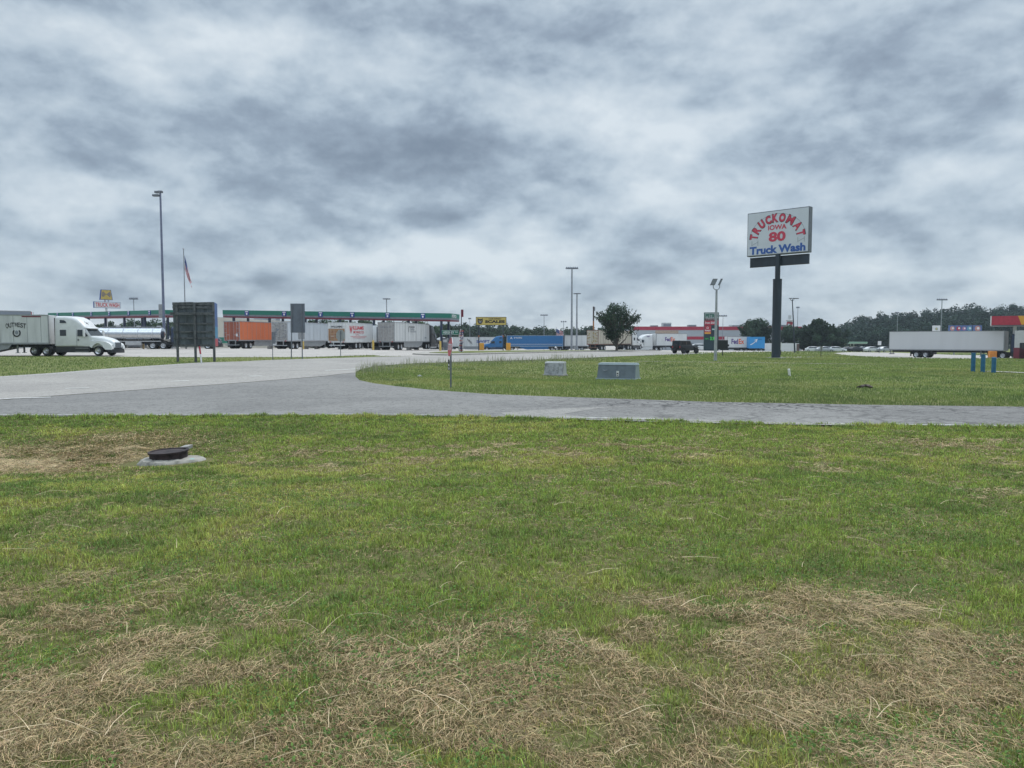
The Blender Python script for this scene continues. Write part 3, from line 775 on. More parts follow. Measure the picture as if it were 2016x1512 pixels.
def tractor(root, M, paint=WHITE, low=None, sleeper=True, roof_z=4.0, grille=True, sl_window=True, detail=True):
    low = low or BLACK
    s0 = 0.0 if sleeper else 1.6
    mb = MB()
    secs = [(s0, 1.20, 1.12, .95, roof_z - .1, .25), (s0 + .06, 1.24, 1.16, .92, roof_z, .3), (max(1.0, s0 + .2), 1.25, 1.14, .92, roof_z, .32), (1.75, 1.25, 1.10, .92, roof_z - .08, .34), (2.25, 1.24, 1.06, .92, roof_z - .30, .34),
            (2.65, 1.23, 1.02, .92, roof_z - .62, .32), (2.95, 1.22, .98, .92, roof_z - .95, .28), (3.08, 1.20, .97, .92, 2.90, .22), (3.14, 1.18, .97, .92, 2.72, .12), (3.72, 1.12, 1.02, .92, 1.98, .1)]
    mb.loft(secs, paint); mb.build('cab', root, M, smooth=True)
    mb = MB()                                       # windshield, proud of the raked front
    a = [(3.14, 2.70, .84), (3.72, 1.99, .94)]; nx, nz = .775, .632; off = .03
    q = [(x + nx * off, s * w_, z + nz * off) for (x, z, w_) in a for s in (-1, 1)]
    mb.add([(3.18, -.86, 2.67), (3.18, .86, 2.67), (3.70, .96, 2.03), (3.70, -.96, 2.03)], [(0, 1, 2, 3)], GLASS)
    for v in range(4): x_, y_, z_ = mb.v[v]; mb.v[v] = (x_ + nx * off, y_, z_ + nz * off)
    mb.box(3.43, 3.47, -.02, .02, 2.33, 2.42, CHAS); mb.build('windshield', root, M)
    mb = MB(); mb.loft([(2.9, .98, .96, 2.78, 2.93, .04), (3.25, .95, .93, 2.76, 2.86, .04), (3.42, .80, .78, 2.74, 2.80, .02)], paint); mb.build('visor', root, M, smooth=True)
    mb = MB()
    mb.loft([(3.6, 1.00, 1.00, .80, 2.02, .16), (4.3, .96, .93, .80, 1.93, .26), (5.0, .88, .80, .80, 1.80, .32), (5.55, .80, .68, .80, 1.62, .32), (5.85, .72, .60, .80, 1.42, .25), (5.95, .66, .55, .82, 1.25, .2)], paint)
    for s in (-1, 1):
        P = [(3.72, .92)] + [(4.55 + .66 * math.cos(R(a)), .55 + .72 * math.sin(R(a))) for a in (160, 135, 110, 90, 70, 45, 20)] + [(5.32, .62), (5.95, .62), (5.98, .9), (5.80, 1.2), (5.35, 1.42), (4.8, 1.50), (4.2, 1.46), (3.72, 1.5)]
        n = len(P); yo, yi = s * 1.22, s * .72
        vs = [(x, yi, z) for x, z in P] + [(x, s * (1.20 - .10 * max(0, x - 4.7) - .12 * max(0, z - 1.2)), z) for x, z in P]
        mb.add(vs, [(k, (k + 1) % n, n + (k + 1) % n, n + k) for k in range(n)] + [tuple(range(n, 2 * n)), tuple(range(n))[::-1]], paint)
    mb.build('hood', root, M, smooth=True)
    mb = MB(); mb.loft([(5.55, 1.14, 1.12, .30, .66, .08), (5.95, 1.02, 1.0, .28, .68, .1), (6.12, .78, .75, .30, .70, .1)], low); mb.build('bumper', root, M, smooth=True)
    if grille:
        mb = MB(); mb.box(5.9, 5.99, -.48, .48, .76, 1.36, INKG, .03)
        for k in range(6): mb.box(5.985, 6.0, -.44, .44, .80 + k * .09, .835 + k * .09, CHAS)
        mb.build('grille', root, M)
    for s in (-1, 1):
        mb = MB(); mb.add([(5.62, s * 1.10, 1.20), (5.98, s * .80, 1.06), (6.0, s * .78, .86), (5.70, s * 1.09, .90)], [(0, 1, 2, 3)], LAMPW)
        mb.build('headlight', root, M)
        mb = MB(); mb.add([(2.45, s * 1.215, 2.62), (3.02, s * 1.185, 2.62), (3.55, s * 1.165, 1.98), (2.45, s * 1.255, 1.98)], [(0, 1, 2, 3)], GLASS); mb.build('side_window', root, M)
        mb = MB(); mb.box(2.36, 2.38, s * 1.25 - .012, s * 1.25 + .012, 1.0, 2.7, INKG); mb.box(2.5, 2.56, s * 1.27 - .03, s * 1.27 + .03, 1.5, 1.72, BLACK); mb.build('door', root, M)
        if sleeper and sl_window:
            mb = MB(); mb.box(.55, 1.22, s * 1.215 - .02, s * 1.215 + .02, 2.0, 2.62, GLASS, .02); mb.build('sleeper_window', root, M)
            mb = MB(); ys = s * 1.165; mb.add([(.55, ys + s * .03, 3.30), (1.25, ys + s * .03, 3.30), (1.20, ys + s * .01, 3.46), (1.0, ys, 3.58), (.55, ys, 3.62)], [(0, 1, 2, 3, 4)], GLASS); mb.build('roof_window', root, M)
        mb = MB(); mb.tube([(3.30, s * 1.12, 1.95), (3.35, s * 1.42, 2.02)], .03, BLACK, 6); mb.tube([(3.25, s * 1.08, 2.6), (3.35, s * 1.42, 2.56)], .025, BLACK, 6); mb.box(3.28, 3.42, s * 1.5 - .12, s * 1.5 + .12, 1.9, 2.6, paint if paint is WHITE else BLACK, .04); mb.build('mirror', root, M)
        mb = MB(); mb.box(s0 + .05, 3.75, s * 1.16 - .06, s * 1.16 + .06, .34, .90, low, .03); mb.box(2.2, 3.6, s * 1.235 - .03, s * 1.235 + .03, .76, .79, ALU); mb.box(2.2, 3.6, s * 1.235 - .03, s * 1.235 + .03, .38, .41, ALU); mb.build('step_fairing', root, M)
    mb = MB(); mb.box(s0 - .12, s0 + .0, -1.1, -1.02, 1.0, roof_z - .2, BLACK); mb.box(s0 - .12, s0, 1.02, 1.1, 1.0, roof_z - .2, BLACK)
    for s in (-1, 1): mb.box(-3.1, 3.9, s * .42 - .07, s * .42 + .07, .66, .98, CHAS)
    mb.box(-2.5, -.9, -.5, .5, .98, 1.12, CHAS); mb.box(-3.0, -.3, -.75, .75, .40, .75, CHAS); mb.box(3.7, 5.6, -.7, .7, .35, .95, CHAS); mb.build('tractor_frame', root, M)
    for ax in (-1.0, -2.3):
        for s in (-1, 1): wheel(root, M, ax, s * .95, .5, .56, s)
    for s in (-1, 1): wheel(root, M, 4.55, s * 1.03, .5, .30, s)

def rig(label, px, Y, heading, L=16.0, z=None, turn=0.0, tr=None, tk=None, group=None, name='semi_truck', base=690, gap=.95):
    p = spot(px, Y, base); rz = R(90 - heading)
    root = thing(name, label, 'truck' if tk is not None else 'trailer', (p.x, p.y, p.z + .03 if z is None else z), rz, group)
    trailer(root, Matrix.Identity(4), L=L, **(tr or {}))
    if tk is not None: tractor(root, Txyz(L + gap, 0, 0) @ Rz(turn), **tk)
    return root
SR = ((1, 0, 0), (0, 0, 1))         # writing on the right-hand (-y) side, read from -y
SL = ((-1, 0, 0), (0, 0, 1))        # on the +y side
RE = ((0, -1, 0), (0, 0, 1))        # on the rear doors (facing -x)
def on_side(t, x, z, w_, h, m, s=-1, hw=1.3, b=.015):
    return (t, (x, s * (hw + .022), z), SR[0] if s < 0 else SL[0], (0, 0, 1), w_, h, m, b)
def on_rear(t, y, z, w_, h, m, b=.015): return (t, (-.055, y, z), RE[0], (0, 0, 1), w_, h, m, b)

# --- white truck nearest on the left
hd = 76; pT = spot(126, 76.5, 700); dv = Vector((math.sin(R(hd)), math.cos(R(hd)), 0)); p0 = pT - dv * (16.2 + .95)
w1 = thing('semi_truck', 'long white semi truck with a horseshoe emblem on its trailer, nearest on the left', 'truck', (p0.x, p0.y, Tz(pT.x, pT.y) + .03), R(90 - hd))
trailer(w1, Matrix.Identity(4), L=16.2, side=TWHITE, frame=GREYP, skirt=True)
tractor(w1, Txyz(17.15, 0, 0) @ Rz(R(-20)), WHITE)
mb = MB()
xe = 16.2 - 2.85
for i, ch in enumerate("OUTWEST"):
    a = (i - 3) / 3.0; add_text(mb, ch, (xe + a * .77, -1.325, 3.02 + .10 * (1 - a * a) - .03 * abs(a)), (1, 0, -.10 * a), (.10 * a, 0, 1), .24, .42 + .08 * abs(a), INKK, .02)
for k in range(15):
    a = R(-35 + 250 * k / 14.0 - 0); x_ = xe + .05 - .30 * math.cos(a); z_ = 2.30 - .34 * math.sin(a) + .0
    mb.box(x_ - .06, x_ + .06, -1.329, -1.322, z_ - .06, z_ + .06, INKK)
mb.add([(xe + .05 + .15 * math.cos(2 * math.pi * k / 12), -1.326, 2.34 + .20 * math.sin(2 * math.pi * k / 12)) for k in range(12)], [tuple(range(12))], INKG)
mb.build('lettering', w1); 
letters(w1, [("EDK", (17.15 + 2.35, -1.19, 3.36), (1, -.18, -.35), (.2, .3, 1), .95, .2, INKK)], name='lettering')
mb = MB(); mb.box(13.9, 15.6, -1.329, -1.32, 3.88, 3.99, DRED); mb.build('marker_strip', w1)

# --- trucks fuelling under the canopy
HD = 12
o_ = rig('orange box trailer truck at the pumps, faded orange rear doors', 457, 111, HD, tr=dict(side=ORANGE, rear=ORANGED, frame=GREYP, front=ORANGED), tk=dict(paint=WHITE), group='trucks parked at the fuel canopy')
mb = MB(); mb.box(-.06, -.04, -1.0, -.72, 1.85, 2.25, INKW); mb.build('placard', o_)
SILV = mat('quilted_steel', (.42, .41, .40), .35, .55, var=.25, scale=3)
LBLUEW = mat('pale_trailer', (.54, .58, .62), .4, var=.05, scale=.9, streak=True)
s_ = rig('white trailer truck at the pumps with quilted steel rear doors', 551, 111, HD, tr=dict(side=LBLUEW, rear=SILV, frame=ALU, door='worn'), tk=dict(paint=NAVY), group='trucks parked at the fuel canopy')
mb = MB(); mb.box(-.03, -.02, .55, 1.15, .62, 1.05, INKW); mb.build('placard', s_)
mb = MB(); mb.box(3.2, 5.2, -1.33, -1.31, 1.5, 2.55, GREYP); mb.build('side_door', s_)
# smaller moving van with the brown boxes painted on its back
BOXB = mat('cardboard_brown', (.33, .19, .10), .7, var=.16, scale=2.5)
p = spot(663.5, 103, 688)
v_ = thing('moving_van', 'white moving van with red lettering and brown boxes painted on its back', 'truck', (p.x, p.y, p.z + .03), R(90 - HD), 'trucks parked at the fuel canopy')
trailer(v_, Matrix.Identity(4), L=9.5, side=WHITE, H=3.7, zb=.95, frame=TWHITE, posts=False, skirt=False, axle=3.6)
tractor(v_, Txyz(10.3, 0, 0), WHITE, sleeper=False, roof_z=3.5)
mb = MB(); mb.box(-.056, -.05, -1.18, 1.22, 1.18, 2.85, BOXB)
for z in (1.62, 2.0, 2.38): mb.box(-.058, -.054, -1.15, 1.2, z, z + .03, DRED)
mb.build('painted_panel', v_)
letters(v_, [on_rear("WILLIAMS", 0, 3.12, 1.7, .26, INKK, .02), on_rear("MOVING", 0, 1.4, .9, .16, INKR)])
letters(v_, [on_side("W", 1.75, 2.75, 1.0, 1.05, INKR, b=.03), on_side("ILLIAMS", 4.3, 3.02, 3.7, .52, INKR, b=.03), on_side("MOVING CO", 4.4, 2.4, 3.6, .36, INKR),
             on_side("WWW.", 3.9, 2.0, 1.2, .13, INKR)])
mb = MB(); mb.box(1.6, 7.2, -1.33, -1.32, 1.76, 1.80, INKR); mb.box(2.4, 6.6, -1.33, -1.32, 1.58, 1.62, INKR); mb.build('stripe', v_)
f_ = rig('white trailer truck with black tractor, last at the pumps beside the yellow post', 760.5, 109, HD, tr=dict(side=TWHITE, rear=mat('dull_door', (.38, .37, .36), .5, .2, var=.15), frame=GREYP), tk=dict(paint=BLACK), group='trucks parked at the fuel canopy')
letters(f_, [on_side("TRANSAM", 7.4, 3.50, 2.5, .22, INKK, b=.03), on_side("TRUCKING", 7.6, 3.14, 2.0, .26, INKG), on_side("OLATHE", 8.0, 2.8, 2.6, .26, INKG)])
mb = MB(); mb.box(5.95, 6.05, -1.33, -1.32, 2.7, 3.55, INKK); mb.box(13.6, 14.4, -1.33, -1.32, 1.75, 1.95, INKG); mb.build('stripe', f_)
letters(f_, [on_rear("TRANSAM TRUCKING", 0, 3.35, 1.9, .22, INKG)])

# --- rigs farther along
b_ = rig('blue truck and long blue trailer with a white stripe, parked facing left', 1107.5, 204, -93, L=15.2, base=689, tr=dict(side=BLUE, frame=mat('pale_blue_rail', (.35, .45, .55), .5), posts=False), tk=dict(paint=BLUE, low=NAVY), z=zat(690.3, 204))
mb = MB(); mb.box(.2, 15, 1.318, 1.325, 1.72, 1.80, INKW); mb.build('stripe', b_)
letters(b_, [on_side("A", 14.1, 3.45, .65, .6, INKW, 1), on_side("GP TRUCKING", 12.3, 3.5, 2.2, .4, INKW, 1)])
sw = rig('white truck with a dark round logo on its trailer, behind the yellow sign', 976, 222, -97, L=14.0, base=688, tr=dict(side=TWHITE, frame=GREYP, posts=False), tk=dict(paint=WHITE), z=zat(690.5, 222))
letters(sw, [on_side("SWIFT", 3.9, 2.75, 3.9, .85, INK, 1, b=.03)])
mb = MB()
for k, (a, b, h_) in enumerate(((-.55, .15, .9), (-.05, -.35, 1.15), (.45, -.6, .9))):
    mb.add([(7.7 - a, 1.325, 2.75 + b - .1), (7.7 - a - .28, 1.325, 2.75 + b - .3), (7.7 - a - .28 + .45, 1.325, 2.75 + b - .3 + h_), (7.7 - a + .45, 1.325, 2.75 + b - .1 + h_)], [(0, 1, 2, 3)], INKK)
mb.build('emblem', sw)
nv = rig('dark navy parked trailer end between the blue and white trailers', 1118, 206, -40, L=12, base=690, tr=dict(side=NAVY, rear=NAVY, frame=NAVY, posts=False), tk=None, name='semi_trailer', z=zat(690.5, 206))
wt_ = rig('plain white parked trailer behind the stained trailer', 1158, 198, -88, L=13.5 * .37 + 1.2, base=690, tr=dict(side=TWHITE, frame=GREYP, posts=False), tk=None, name='semi_trailer', z=zat(690.5, 198))
st = rig('stained cream trailer truck with rusty yellowed rear doors behind the small tree', 1166.5, 150, 33, L=16, base=690, tr=dict(side=DIRTYW, rear=DIRTYW, frame=mat('rust_frame', (.20, .12, .09), .8, var=.2), posts=True, skirt=False), tk=dict(paint=WHITE), z=zat(690, 150))
mb = MB()
RUSTY = mat('rust_stain', (.36, .27, .08), .8, var=.3)
for _ in range(46):
    a, b = random.uniform(-1.15, .9), random.uniform(1.4, 3.7); mb.box(-.02, -.0145, a, a + random.uniform(.08, .3), b, b + random.uniform(.05, .2), RUSTY)
mb.build('rust_stain', st)
fx = rig('white truck with a delivery logo, facing left beside the black jeep', 1346, 181, -112, L=8.6, base=690, tr=dict(side=WHITE, frame=GREYP, posts=False, skirt=False, axle=1.0), tk=dict(paint=WHITE, sl_window=False, low=WHITE, roof_z=3.9), z=zat(690.3, 181))
letters(fx, [on_side("Fed", 5.45, 2.75, 1.55, 1.0, INKP, 1, b=.03), on_side("Ex", 4.0, 2.75, 1.15, 1.0, INKO, 1, b=.03)])
letters(fx, [("FedEx", (9.55 + 1.2, 1.19, 3.45), (-1, 0, 0), (0, 0, 1), .8, .28, INKP, .03)])
f2 = rig('white parked trailer with a large delivery logo, beside the black board', 1474, 196, -90, L=6.0, base=690, tr=dict(side=WHITE, frame=GREYP, posts=False, skirt=False, axle=1.0), tk=None, name='semi_trailer', z=zat(693.5, 196))
letters(f2, [on_side("Fed", 4.1, 2.85, 1.7, 1.35, INKP, 1, b=.03), on_side("Ex", 2.35, 2.85, 1.45, 1.35, INKO, 1, b=.03)])
az_ = rig('light blue parked trailer with a white arrow', 1502.3, 194, -88, L=4.0, base=690, tr=dict(side=BLUE2, frame=BLUE2, posts=False, skirt=False, axle=.8), tk=None, name='semi_trailer', z=zat(694.5, 194))
mb = MB()
for k in range(10):
    t0, t1 = k / 10, (k + 1) / 10
    f = lambda t: (3.7 - 1.6 * t, 1.325, 2.0 + 1.15 * t ** 1.6); a, b = f(t0), f(t1)
    mb.add([a, b, (b[0], b[1], b[2] + .22), (a[0], a[1], a[2] + .22)], [(0, 1, 2, 3)], INKW)
mb.add([(2.9, 1.326, 3.25), (1.85, 1.326, 3.6), (2.15, 1.326, 2.6), (2.25, 1.326, 3.25)], [(0, 1, 2, 3)], INKW); mb.box(.8, 1.7, 1.322, 1.328, 3.4, 3.6, BLUE); mb.build('emblem', az_)
# far right: plain white trailer, dark tractor in front of the kiosk
pr = spot(1755, 120, 704)
rt = thing('semi_truck', 'long plain white trailer truck on the far right in front of the petrol station', 'truck', (pr.x, pr.y, zat(704.3, 116)), R(90 - 135))
trailer(rt, Txyz(0, 0, 0), L=15.6, side=mat('shaded_white', (.56, .565, .575), .5, var=.03, scale=.5, streak=True), frame=GREYP, posts=False, skirt=False, axle=4.0)
tractor(rt, Txyz(16.5, 0, 0), NAVY, roof_z=3.6)

# --- polished tanker at the left canopy
p = spot(194, 98, 686)
tk_ = thing('tanker_truck', 'polished steel tanker truck behind the white truck at the left canopy', 'truck', (p.x, p.y, p.z + .03), R(90 - 80))
mb = MB(); n = 24
def oval(x, a, b, zc): return [(x, a * math.cos(2 * math.pi * k / n), zc + b * math.sin(2 * math.pi * k / n)) for k in range(n)]
S_ = [(0, .2, .2), (.08, .8, .7), (.3, 1.15, .92), (8.0, 1.15, .92), (8.2, .8, .7), (8.28, .2, .2)]
vs = []; [vs.extend(oval(x, a, b, 1.95)) for x, a, b in S_]
mb.add(vs, [(i * n + k, i * n + (k + 1) % n, (i + 1) * n + (k + 1) % n, (i + 1) * n + k) for i in range(5) for k in range(n)] + [tuple(range(n))[::-1], tuple(range(5 * n, 6 * n))], STEEL); mb.build('tank', tk_, smooth=True)
mb = MB()
for x in (1.5, 3.3, 5.1, 6.9): vs = oval(x, 1.18, .95, 1.95) + oval(x + .08, 1.18, .95, 1.95); mb.add(vs, [(k, (k + 1) % n, n + (k + 1) % n, n + k) for k in range(n)], ALU)
mb.build('tank_band', tk_)
mb = MB(); mb.box(.6, 7.8, -.3, .3, 2.85, 2.98, GREYP)
for x in (2.5, 5.0, 7.5): mb.tube([(x, 0, 2.9), (x, 0, 3.12)], .28, ALU, 12)
mb.build('manway', tk_)
mb = MB(); mb.box(.3, 8.0, -1.12, -1.06, 1.02, 1.12, ALU); mb.box(3.6, 5.6, -1.1, -.8, .55, 1.0, ALU, .03); mb.box(.2, 8.3, -.55, .55, .75, 1.05, CHAS); mb.build('chassis', tk_)
for ax in (1.3, 2.6):
    for s in (-1, 1): wheel(tk_, Matrix.Identity(4), ax, s * .98, .5, .56, s)
tractor(tk_, Txyz(9.3, 0, 0), NAVY, roof_z=2.95, sl_window=False)
# parked grey trailer and a silver one behind, at the far side of the left canopy
rig('grey parked trailer behind the tanker', 186, 150, 84, L=9.5, base=690, tr=dict(side=GREYP, frame=GREYP, posts=False, skirt=False), tk=None, name='semi_trailer', z=Tz(-84, 150) - .9)

# ------------------------------------------------------------------ cars
def car(label, px, Y, heading, paint, kind='car', base=None, group=None, z=None):
    p = spot(px, Y, 692); root = thing('parked_car', label, 'car', (p.x, p.y, p.z + .02 if z is None else z), R(90 - heading), group)
    mb = MB()
    mb.loft([(-2.25, .80, .74, .38, .86, .12), (-2.1, .88, .82, .26, 1.0, .14), (-.9, .9, .86, .24, 1.02, .12), (.8, .9, .86, .24, .98, .12), (1.9, .88, .80, .26, .84, .16), (2.25, .78, .70, .34, .66, .14)], paint)
    mb.loft([(-1.95, .78, .70, .95, 1.02, .03), (-1.35, .80, .62, .95, 1.40, .1), (-.3, .82, .64, .95, 1.47, .12), (.45, .82, .64, .94, 1.40, .1), (1.25, .80, .76, .90, .96, .03)], paint)
    mb.build('body', root, smooth=True)
    for s in (-1, 1):
        mb = MB(); mb.add([(-1.5, s * .80, 1.02), (1.0, s * .815, 1.0), (.42, s * .70, 1.33), (-1.15, s * .68, 1.34)], [(0, 1, 2, 3)], GLASS); mb.build('side_window', root)
    mb = MB(); mb.add([(1.2, -.70, 1.0), (1.2, .70, 1.0), (.52, .58, 1.38), (.52, -.58, 1.38)], [(0, 1, 2, 3)], GLASS)
    mb.build('windshield', root, Txyz(.03, 0, .02))
    for x_ in (-1.4, 1.4):
        for s in (-1, 1): wheel(root, Matrix.Identity(4), x_, s * .80, .33, .22, s)
    return root
CARS = [(1379, 150, 100, WHITE, 'white car behind the price sign'),
        (1595, 240, 70, mat('car_rust', (.30, .10, .08), .4), 'dull red car at the left end of the far car row'), (1603, 192, 110, WHITE, 'white car next to the red one in the far row'),
        (1613, 198, 60, BLACK, 'black car in the far row under the bushy tree'), (1624, 190, 100, mat('car_silver', (.42, .44, .46), .3, .4), 'silver car right of the black car in the far row'),
        (1636, 196, 75, NAVY, 'navy car behind the small sign on a post'), (1648, 192, 110, WHITE, 'white hatchback just left of the far green canopy'),
        (1672, 205, 100, mat('car_grey', (.2, .21, .22), .3, .3), 'grey car under the left of the far green canopy'), (1686, 200, 80, BLACK, 'black car under the middle of the far green canopy'),
        (1700, 204, 95, mat('car_silver', (.42, .44, .46), .3, .4), 'silver car under the right of the far green canopy'), (1718, 198, 85, WHITE, 'white car below the square white sign'),
        (1741, 196, 60, mat('car_silver', (.42, .44, .46), .3, .4), 'silver car just left of the long plain trailer')]
for (px, Y, h, pt, lb) in CARS: car(lb, px, Y, h, pt, group='cars in the far car park', z=zat(693.3 if px > 1500 else 691, Y))
# black jeep on the road
p = spot(1349, 107, 697)
jp = thing('jeep', 'black boxy jeep with a spare wheel driving on the road', 'car', (p.x, p.y, p.z + .04), R(90 - 52))
mb = MB(); mb.loft([(-2.0, .78, .78, .45, 1.15, .06), (-1.95, .80, .80, .42, 1.2, .06), (.6, .80, .80, .42, 1.2, .06), (2.0, .66, .64, .5, 1.12, .08)], BLACK)
mb.loft([(-1.98, .76, .70, 1.15, 1.86, .06), (.25, .77, .70, 1.15, 1.84, .06), (.62, .76, .70, 1.15, 1.25, .03)], BLACK)
for s in (-1, 1):
    for x_ in (-1.35, 1.45): mb.box(x_ - .5, x_ + .5, s * .85 - .12, s * .85 + .12, .82, .9, CHAS, .03)
mb.box(2.0, 2.15, -.75, .75, .45, .62, CHAS); mb.box(-2.15, -2.0, -.78, .78, .42, .62, CHAS)
mb.build('body', jp, smooth=True)
for s in (-1, 1):
    mb = MB(); mb.add([(-1.75, s * .745, 1.27), (-.75, s * .745, 1.27), (-.75, s * .722, 1.74), (-1.75, s * .722, 1.74)], [(0, 1, 2, 3)], GLASS); mb.add([(-.6, s * .748, 1.27), (.2, s * .748, 1.27), (.12, s * .722, 1.74), (-.6, s * .722, 1.74)], [(0, 1, 2, 3)], GLASS); mb.build('side_window', jp, Txyz(0, s * .03, 0))
    mb = MB(); mb.box(-2.02, -1.98, s * .66 - .07, s * .66 + .07, .85, 1.05, TAILR); mb.build('tail_light', jp)
mb = MB(); mb.box(-2.03, -2.0, -.55, .55, 1.3, 1.72, GLASS); mb.build('rear_window', jp)
for x_ in (-1.35, 1.45):
    for s in (-1, 1): wheel(jp, Matrix.Identity(4), x_, s * .80, .42, .27, s, False)
sp_ = wheel(jp, Txyz(-2.14, 0, .55) @ Rz(R(90)), 0, 0, .40, .25, 1, False); sp_.name = 'spare_wheel'
# ------------------------------------------------------------------ fuel canopies
def canopy(name, label, A, B, zA, zB, th, D, cols_front, cols_back, plaques, word=None, group=None):
    """A,B: world xy of the front corners; the roof line falls from zA to zB"""
    A = Vector((A.x, A.y, 0)); B = Vector((B.x, B.y, 0)); dr = (B - A); L = dr.length; dr.normalize(); nr = Vector((-dr.y, dr.x, 0))
    g0 = Tz(A.x, A.y); root = thing(name, label, 'canopy', (A.x, A.y, g0), math.atan2(dr.y, dr.x), group)
    zt = lambda x: zA + (zB - zA) * x / L - g0
    def slab(x0, x1, y0, y1, t0, t1, m, mb):
        vs = [(x, y, zt(x) + tt) for x in (x0, x1) for y in (y0, y1) for tt in (t0, t1)]
        mb.add(vs, [(0, 1, 3, 2), (4, 6, 7, 5), (0, 4, 5, 1), (2, 3, 7, 6), (0, 2, 6, 4), (1, 5, 7, 3)], m)
    mb = MB(); slab(0, L, 0, D, -th * .72, 0, GREEN, mb); mb.build('fascia', root)
    mb = MB(); slab(.03, L - .03, .03, D - .03, -th, -th * .72, mat('trim_grey', (.20, .21, .24), .6), mb); mb.build('trim', root)
    mb = MB(); slab(.06, L - .06, .06, D - .06, -th - .22, -th, DRED, mb); mb.build('soffit', root)
    for row, cols in ((.5, cols_front), (D - .5, cols_back)):
        for px in cols:
            u = (px - 1008) / F * 1.0035                         # intersect the view column with the row of posts
            P = A + nr * row; k = (u * P.y - P.x) / (dr.x - u * dr.y)
            if k < 0 or k > L: continue
            zb = Tz(P.x + dr.x * k, P.y + dr.y * k) - g0
            mb = MB(); mb.box(k - .17, k + .17, row - .17, row + .17, zb - .1, zt(k) - th - .2, NAVY); mb.box(k - .35, k + .35, row - .35, row + .35, zb - .05, zb + .5, CONCR)
            mb.build('post', root)
    for px in plaques:
        u = (px - 1008) / F * 1.0035; k = (u * A.y - A.x) / (dr.x - u * dr.y); z = zt(k) - th * .45
        mb = MB(); mb.box(k - .38, k + .38, -.09, -.01, z - .40, z + .40, INK)
        mb.box(k - .28, k + .28, -.10, -.09, z + .16, z + .32, INKW); mb.box(k - .13, k + .13, -.10, -.09, z - .30, z + .02, INKW); mb.build('lane_plaque', root)
    if word:
        mb = MB(); add_text(mb, word, (L + .02, 2.0, zt(L) - th * .40), (0, 1, 0), (0, 0, 1), 2.6, .52, INKW, .03); mb.build('lettering', root)
    return root
rc = canopy('fuel_canopy', 'long green truck fuel canopy with maroon underside over the row of trailers', spot(440, 131), spot(888, 123), zat(610.3, 131, 440), zat(617, 123, 888), 1.05, 5.4,
            [464, 534, 604, 672, 738, 806, 870], [492, 560, 626, 692, 757, 821, 884], [490, 563, 634, 696, 765, 834], 'PETRO', 'green fuel canopies')
lc = canopy('fuel_canopy', 'green truck fuel canopy on the left behind the white truck and tanker', spot(97, 160), spot(328, 128), zat(616.3, 160, 97), zat(610, 128, 328), .95, 5.4,
            [150, 180, 213, 250, 290, 327], [285, 335], [120, 150, 186, 221, 259, 300], None, 'green fuel canopies')
DISP = mat('dispenser_grey', (.22, .24, .26), .5)
def pump(px, Y, label):
    p = spot(px, Y); r = thing('fuel_dispenser', label, 'fuel pump', p, R(-12), 'fuel dispensers under the green canopy')
    mb = MB(); mb.box(-.45, .45, -.3, .3, 0, 2.1, DISP, .04); mb.build('cabinet', r)
    mb = MB(); mb.box(-.34, .34, -.33, -.305, 1.35, 1.8, INKW); mb.build('display', r)
    mb = MB(); mb.tube([(.48, 0, 1.6), (.62, 0, 1.0), (.6, 0, .35), (.47, 0, .9)], .03, RUBBER, 6); mb.build('hose', r)
pump(877, 125, 'grey fuel dispenser right of the last black tractor'); pump(743, 118, 'grey fuel dispenser between the moving van and the last white trailer')
pump(340, 124, 'grey fuel dispenser just left of the dark board')

# ------------------------------------------------------------------ buildings
def shop(label, x0px, x1px, Y0, Y1, zt_, wall, stripes, name='building', rtu=(), depth=18, base=690, catg='building', group=None):
    P0 = spot(x0px, Y0, base); P1 = spot(x1px, Y1, base); dr = (P1 - P0); dr.z = 0; L = dr.length; zb = min(P0.z, P1.z) - 1.2
    root = thing(name, label, catg, (P0.x, P0.y, zb), math.atan2(dr.y, dr.x), group); H = zt_ - zb
    mb = MB(); mb.box(0, L, 0, depth, 0, H, wall); mb.build('wall', root)
    mb = MB(); mb.box(.3, L - .3, .3, depth - .3, H, H + .06, GREYP); mb.build('roof', root)
    for i, (za, zc_, m, a, b) in enumerate(stripes):
        mb = MB(); mb.box(a * L - .04, b * L + .04, -.06 - .003 * i, -.003, za - zb, zc_ - zb, m); mb.build('band', root)
    for (a, w_, h_, m) in rtu:
        mb = MB(); mb.box(a * L, a * L + w_, 3, 3 + w_, H + .06, H + .06 + h_, m, .05); mb.box(a * L + .2, a * L + w_ - .2, 2.96, 3.0, H + .2, H + h_ * .75, INKG); mb.build('rooftop_unit', root)
    return root, L, zb, H
GREYW = mat('pale_metal_wall', (.40, .43, .46), .6, var=.04, scale=.5)
s1, L1, zb1, H1 = shop('beige truck stop shop with a green band behind the orange trailer', 415, 585, 158, 200, zat(624, 158), BEIGE, [(zat(676, 158), zat(664, 158), GREEN, 0, 1)],
     rtu=[(.33, 2, 1.0, GREYP), (.72, 3, 1.6, GREYW), (.85, 3, .9, TWHITE)], depth=7)
mb = MB(); mb.box(.31 * L1, .31 * L1 + 4.5, -.09, 0, H1 - 3.4, H1 - 1.2, DGALV); mb.build('louvre', s1)
